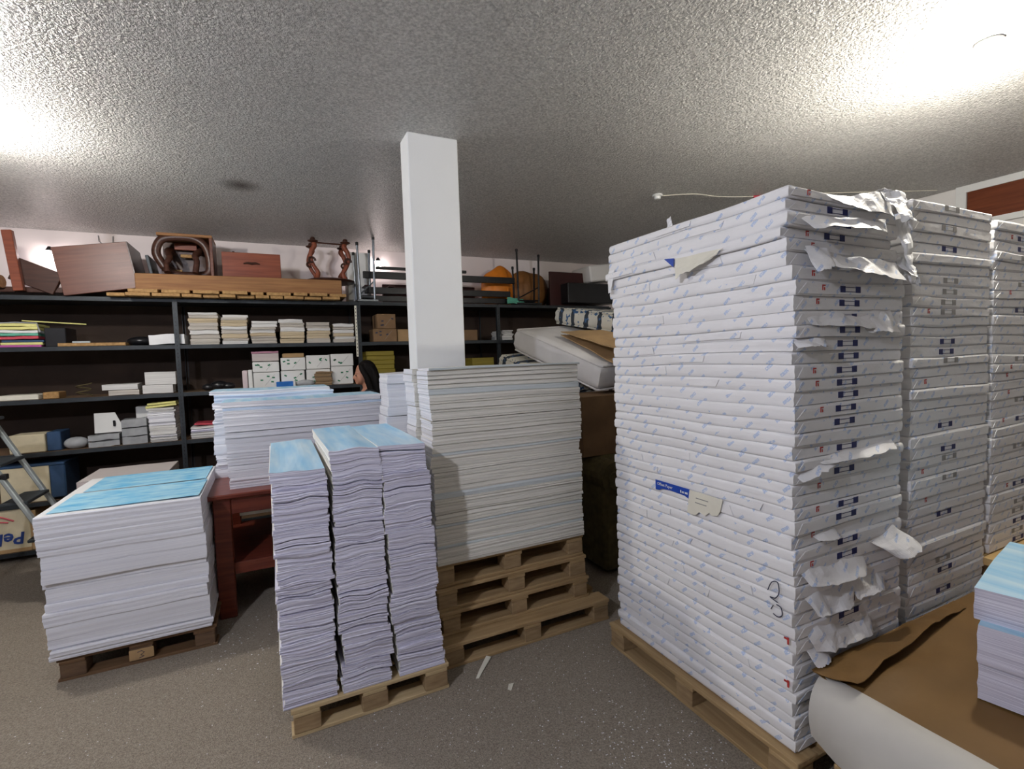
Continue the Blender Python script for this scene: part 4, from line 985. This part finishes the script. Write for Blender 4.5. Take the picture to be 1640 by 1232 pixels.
# dark bed frame lying along the shelf top, behind the pillar
t = empty('bed_frame', (2.0, 6.3, T0), 'folded black metal bed frame lying along the shelf top', 'bed frame')
for (z0, z1, x0, x1, y) in ((.30, .385, -.92, 1.15, .0), (.425, .46, -.75, .45, .05), (.12, .20, -.90, 1.1, .05), (.02, .09, -.95, 1.1, 0)):
    ob('rail', MB().b(x0, x1, y, y + .04, z0, z1, .004), 'black_metal', t)
for k in range(5): ob('slat', MB().b(-.9 + k * .3, -.83 + k * .3, .05, .48, .21, .225, .003), 'dark_red', t)
ob('end_panel', MB().b(-.60, .72, .45, .49, .02, .30, .004), 'dark_red', t)
metal_frame(3.16, 6.22, T0 + .03, 'black table legs pointing up beside the orange bag', 'black_metal', [.72, .5, .66, .5], .32, .14)
for nm, c3, r3, mt, lb in (('orange_bag', (3.05, 6.63, 2.78), (.27, .17, .34), 'orange_bag', 'bright orange plastic bag on the shelf top'), ('brown_bag', (3.52, 6.63, 2.77), (.36, .17, .30), 'brown_bag', 'dark brown cloth bundle beside the orange bag')):
    b3 = MB().ball((0, 0, 0), r3, 22, 16)
    b3.v = [tuple(Vector(v) * (1 + .16 * noise.noise(Vector(v) * 5 + Vector((len(nm), 0, 0))))) for v in b3.v]
    b3.v = [(v[0], v[1], max(v[2], T0 - c3[2])) for v in b3.v]
    tag(ob(nm, b3, mt, None, c3, smooth=True), lb, 'bag')
tag(ob('green_scrap', MB().sheet([(2.98, 6.21, T0 + .01), (3.25, 6.20, T0 + .01), (3.25, 6.25, T0 + .09), (3.0, 6.26, T0 + .10)], .004, 6, 4, .02, 5, 12), 'green_card'), 'small green packet at the foot of the black legs', 'packet')
tag(ob('standing_board', MB().b(3.72, 4.36, 6.3, 6.34, T0, 3.02, .004), 'dark_red'), 'dark red panel standing beside the brown bundle', 'panel')
tag(ob('foam_block', MB().box((4.62, 6.35, 3.02), (.66, .5, .24), .02, Matrix.Rotation(-.12, 3, 'Y')), 'plaster'), 'off-white foam block beneath the ceiling by the tall stack', 'foam block')
tag(ob('black_case', MB().b(3.9, 4.75, 6.1, 6.75, 2.55, 2.84, .01), 'black_plastic'), 'long black case under the foam block', 'case')

# ------------------------------------------------------------------ mattresses, cardboard and sofa behind the tall stacks
def mattress(name, p, ax, wd, L, Wd, th, mat, label):
    """p: upper far corner on the aisle side; ax: long axis; wd: width axis"""
    ax = Vector(ax).normalized(); wd = Vector(wd); wd = (wd - ax * wd.dot(ax)).normalized(); nz = ax.cross(wd); nz = nz if nz.z > 0 else -nz
    m4 = Matrix((ax, wd, nz)).transposed().to_4x4(); m4.translation = Vector(p)
    t = link(name, None); t.matrix_world = m4; tag(t, label, 'mattress', 'piled mattresses')
    prof = [(0, .05), (.12, .015), (.3, 0), (.5, .004), (.7, 0), (.88, .015), (1, .05)]
    rr = random.Random(len(label))
    mb = layer(L, Wd, prof, 18, 10, lambda x, y: -th + .008 * noise.noise(Vector((x * 4, y * 4, 0))), lambda x, y: .01 * noise.noise(Vector((x * 4, y * 5, 3))), 0, L / 2, Wd / 2, rr)
    ob('body', mb, (mat, mat, mat), t, smooth=True)
    for z in (-.012, -th + .012):
        ob('piping', MB().tube([(.03, .012, z), (L - .03, .012, z), (L - .012, .03, z), (L - .012, Wd - .03, z), (L - .03, Wd - .012, z), (.03, Wd - .012, z), (.012, Wd - .03, z), (.012, .03, z), (.03, .012, z)], .009, 6), mat, t)
    return t
mattress('mattress', (2.93, 4.85, 2.345), (.14, -.95, -.16), (1, .15, .0), 1.5, .9, .19, 'floral', 'floral patterned mattress on top of the cardboard')
mattress('mattress', (2.36, 4.75, 2.10), (.13, -.95, -.30), (1, .1, .05), 1.35, .9, .24, 'mattress_white', 'plain white mattress lying under the folded cardboard')
mattress('mattress', (2.19, 4.80, 1.83), (.13, -.95, -.30), (1, .1, .05), .95, .9, .15, 'floral', 'patterned mattress at the bottom of the pile, below the white one')
# folded cardboard between them
t = empty('folded_cardboard', (2.6, 3.75, 1.7), 'folded brown cardboard wedged between the mattresses', 'cardboard')
ob('upper_leaf', MB().sheet([(.05, .55, .33), (.75, .30, .36), (.70, -.55, .12), (.08, -.30, .14)], .008, 8, 8, .008, 3, 3), 'card', t)
ob('lower_leaf', MB().sheet([(.05, .55, .31), (.75, .30, .28), (.72, -.60, -.06), (.05, -.46, -.04)], .008, 8, 8, .008, 5, 3), 'card', t)
carton('brown_carton', 2.30, 3.10, 3.43, 0.42, 0.94, 1.45, 'card_dark', 'large brown carton under the mattresses', 'carton', None)
# sofa under them
t = empty('sofa', (2.70, 3.20, 0), 'dark olive upholstered sofa with scrolled arm behind the tall stack', 'sofa')
ob('arm', MB().b(-.36, -.10, .0, 1.6, .04, .80, .03).tube([(-.25, -.01, .80), (-.25, 1.6, .80)], .135, 18), 'sofa', t)
ob('scroll_piping', MB().tube([(-.25 + (.03 + .0105 * a) * cos(a * .75), -.018, .80 + (.03 + .0105 * a) * sin(a * .75)) for a in range(10)], .008, 6), 'sofa', t)
ob('seat', MB().b(-.10, .85, .05, 1.6, .04, .46, .04), 'sofa', t)
ob('backrest', MB().b(.62, .85, .05, 1.6, .46, .93, .04), 'sofa', t)
ob('arm', MB().b(-.10, .62, 1.4, 1.6, .46, .80, .03), 'sofa', t)

# ------------------------------------------------------------------ stepladder by the shelves
t = empty('stepladder', (-1.75, 5.0, 0), 'folding aluminium stepladder in front of the low cartons', 'ladder')
def rail(a, b_, mat='steel'):
    a, b_ = Vector(a), Vector(b_); d_ = (b_ - a); L_ = d_.length
    q = d_.to_track_quat('Z', 'Y').to_matrix()
    return MB().box((a + b_) / 2, (.05, .028, L_), .006, q)
ft = lambda y: ((-.22, y, 1.45), (.44, y, 0.0))
for y in (-.20, .22): ob('front_rail', rail(*ft(y)), 'steel', t)
for y in (-.17, .19): ob('rear_leg', rail((-.22, y, 1.42), (-.52, y, 0.0)), 'steel', t)
for k in range(4):
    z = .26 + .29 * k; x = .44 - .66 * z / 1.45
    st = ob('step', MB().b(x - .12, x + .035, -.19, .21, z - .012, z + .012, .004), 'slate_metal', t)
ob('top_step', MB().b(-.36, -.14, -.2, .22, 1.44, 1.465, .006), 'slate_metal', t)
ob('spreader', MB().tube([(-.03, -.185, 1.03), (-.15, -.185, .97), (-.30, -.175, 1.02)], .010, 6), 'steel', t)
ob('hinge', MB().b(-.06, .0, -.225, -.175, 1.03, 1.07, .005), 'black_plastic', t)

# ------------------------------------------------------------------ the woman behind the table piles
P = empty('person', (0.90, 5.42, 0), 'person with long dark hair in dark clothes, head bent in profile', 'person')
def volume(name, mb, mat, parent, vox=.009, smooth=6):
    o = ob(name, mb, mat, parent, smooth=True)
    r_ = o.modifiers.new('skin', 'REMESH'); r_.mode = 'VOXEL'; r_.voxel_size = vox; r_.use_smooth_shade = True
    s_ = o.modifiers.new('soft', 'SMOOTH'); s_.iterations = smooth; s_.factor = .5
    return o
ty = Matrix.Rotation(R(-6), 3, 'Y')
B = MB()
B.ball((.0, 0, 1.690), (.098, .074, .108), 20, 14)                    # cranium
B.ball((-.045, 0, 1.635), (.058, .060, .080), 16, 12)                 # face
B.ball((-.078, 0, 1.578), (.026, .030, .022), 12, 8)                  # chin
B.tube([(-.095, 0, 1.672), (-.112, 0, 1.645), (-.122, 0, 1.628), (-.10, 0, 1.622)], [.010, .013, .016, .012], 8)   # nose
B.ball((-.098, 0, 1.597), (.012, .024, .007), 10, 6).ball((-.097, 0, 1.606), (.012, .022, .006), 10, 6)          # lips
for s in (-1, 1):
    B.ball((-.088, s * .032, 1.655), (.014, .017, .011), 10, 7)       # eyes
    B.ball((-.094, s * .034, 1.678), (.012, .026, .007), 10, 6)       # brows
    B.ball((-.004, s * .074, 1.645), (.018, .010, .032), 10, 7)       # ears
B.tube([(.01, 0, 1.60), (.022, 0, 1.53), (.03, 0, 1.46)], [.054, .052, .066], 14)
B.tube([(.03, 0, 1.50), (.03, 0, 1.38), (.02, 0, 1.20), (.02, 0, 1.08), (.02, 0, .95), (.02, 0, .88)], [.075, .125, .115, .10, .135, .13], 16)
for s in (-1, 1):
    B.tube([(.03, s * .06, 1.455), (.03, s * .155, 1.43), (.03, s * .175, 1.40)], [.055, .056, .05], 12)
    B.tube([(.03, s * .175, 1.41), (.035, s * .20, 1.26), (.03, s * .205, 1.13), (-.10, s * .19, 1.03), (-.20, s * .17, .97)], [.05, .043, .037, .033, .024], 12)
    B.ball((-.235, s * .165, .955), (.048, .036, .017), 12, 8)
    for f_, (dy, ln) in enumerate(((-.027, .060), (-.009, .072), (.010, .068), (.027, .054))):
        B.tube([(-.265, s * .165 + dy, .955), (-.265 - ln * .55, s * .165 + dy, .950), (-.265 - ln, s * .165 + dy * 1.05, .935)], [.0095, .009, .0075], 7)
    B.tube([(-.225, s * .165 - s * .03, .955), (-.255, s * .165 - s * .055, .945), (-.28, s * .165 - s * .06, .935)], [.011, .010, .008], 7)
    B.tube([(.02, s * .08, .92), (.015, s * .09, .70), (.0, s * .09, .48), (.02, s * .09, .30), (.03, s * .09, .08)], [.095, .08, .058, .055, .04], 14)
    B.tube([(.04, s * .09, .05), (-.05, s * .095, .04), (-.14, s * .10, .03)], [.042, .040, .028], 10)
body = volume('body', B, 'skin', P)
Hh = MB()
Hh.ball((.018, 0, 1.708), (.103, .090, .108), 20, 14).ball((.05, 0, 1.62), (.085, .088, .12), 16, 12)
Hh.tube([(.04, 0, 1.70), (.075, 0, 1.58), (.095, 0, 1.46), (.11, 0, 1.34), (.115, 0, 1.22)], [.09, .088, .095, .10, .06], 16)
for s in (-1, 1):
    Hh.tube([(-.05, s * .055, 1.765), (-.035, s * .082, 1.70), (.005, s * .088, 1.62), (.03, s * .092, 1.52), (.05, s * .10, 1.42), (.06, s * .10, 1.33)], [.022, .026, .032, .034, .032, .018], 10)
for q in range(16):
    a = q / 15 * 2 - 1
    Hh.tube([(.03, a * .06, 1.77), (.09, a * .085, 1.66), (.10 + .012 * sin(q * 2.1), a * .095, 1.52), (.12 + .014 * sin(q * 1.3 + 1), a * .10, 1.38), (.115, a * .10, 1.24 + .03 * sin(q * 3.7))], [.014, .018, .020, .018, .006], 7, sm=4)
volume('hair', Hh, 'hair', P, .008, 5)
Cc = MB()
Cc.tube([(.03, 0, 1.49), (.03, 0, 1.38), (.02, 0, 1.20), (.02, 0, 1.08), (.02, 0, .95), (.02, 0, .86)], [.082, .137, .127, .114, .148, .148], 18)
for s in (-1, 1):
    Cc.tube([(.03, s * .05, 1.46), (.03, s * .155, 1.435), (.03, s * .177, 1.40)], [.064, .067, .06], 12)
    Cc.tube([(.03, s * .175, 1.41), (.035, s * .20, 1.26), (.03, s * .205, 1.13), (-.07, s * .193, 1.05)], [.061, .054, .048, .044], 12)
volume('shirt', Cc, 'black_cloth', P)
Tt = MB()
Tt.tube([(.02, 0, .98), (.02, 0, .86)], [.145, .145], 16)
for s in (-1, 1): Tt.tube([(.02, s * .08, .93), (.015, s * .09, .70), (.0, s * .09, .48), (.02, s * .09, .30), (.03, s * .09, .07)], [.107, .092, .070, .068, .06], 14)
volume('trousers', Tt, 'jeans', P)
for s in (-1, 1):
    ob('eye', MB().ball((-.100, s * .032, 1.655), (.005, .012, .006), 10, 6), 'dark_ink', P, smooth=True)
ob('mouth', MB().ball((-.110, 0, 1.6015), (.003, .02, .0022), 10, 6), 'red_ink', P, smooth=True)
tag(ob('terracotta_jar', MB().lathe([(.05, 0), (.08, .05), (.085, .12), (.05, .18), (.05, .2)], (1.30, 6.36, 1.032), 18), 'red_wood', smooth=True), 'rust coloured jar on the shelf behind the woman', 'jar')

# ------------------------------------------------------------------ scraps on the carpet
rnd = random.Random(77); mb = MB()
def scrap(x, y, s):
    a = rnd.uniform(0, 6.28); z = .0012
    pts = [(x + s * cos(a + q) * rnd.uniform(.6, 1.2), y + s * sin(a + q) * rnd.uniform(.6, 1.2), z) for q in (0, 1.7, 3.1, 4.6)]
    mb.prism(pts, (rnd.uniform(-.001, .001), 0, .0012))
for k in range(520): scrap(rnd.gauss(1.38, .22), rnd.gauss(1.45, .32), rnd.uniform(.0016, .0048))
for k in range(520): scrap(rnd.uniform(.3, 1.78), rnd.uniform(.9, 2.65), rnd.uniform(.0012, .0036))
for k in range(420): scrap(rnd.uniform(-1.6, 1.0), rnd.uniform(1.3, 3.6), rnd.uniform(.0012, .0038))
for k in range(60): scrap(rnd.uniform(-.42, -.02), rnd.uniform(3.2, 4.0), rnd.uniform(.002, .006))
tag(ob('paper_confetti', mb, 'white_paper'), 'tiny white paper scraps scattered over the carpet', 'paper scraps', kind='stuff')
def px_scrap(pts, label, th=.0015, mat='cream_paper'):
    tag(ob('paper_strip', MB().sheet(pts, th, 8, 4, .006, 2, 14), mat), label, 'paper scrap')
px_scrap([(.945, 2.535, .006), (.960, 2.525, .006), (1.095, 2.665, .012), (1.07, 2.68, .02)], 'curled strip of pale paper on the carpet before the pallets')
px_scrap([(1.06, 2.36, .004), (1.075, 2.35, .004), (1.11, 2.385, .012), (1.085, 2.40, .006)], 'small twisted paper scrap alone on the open carpet')
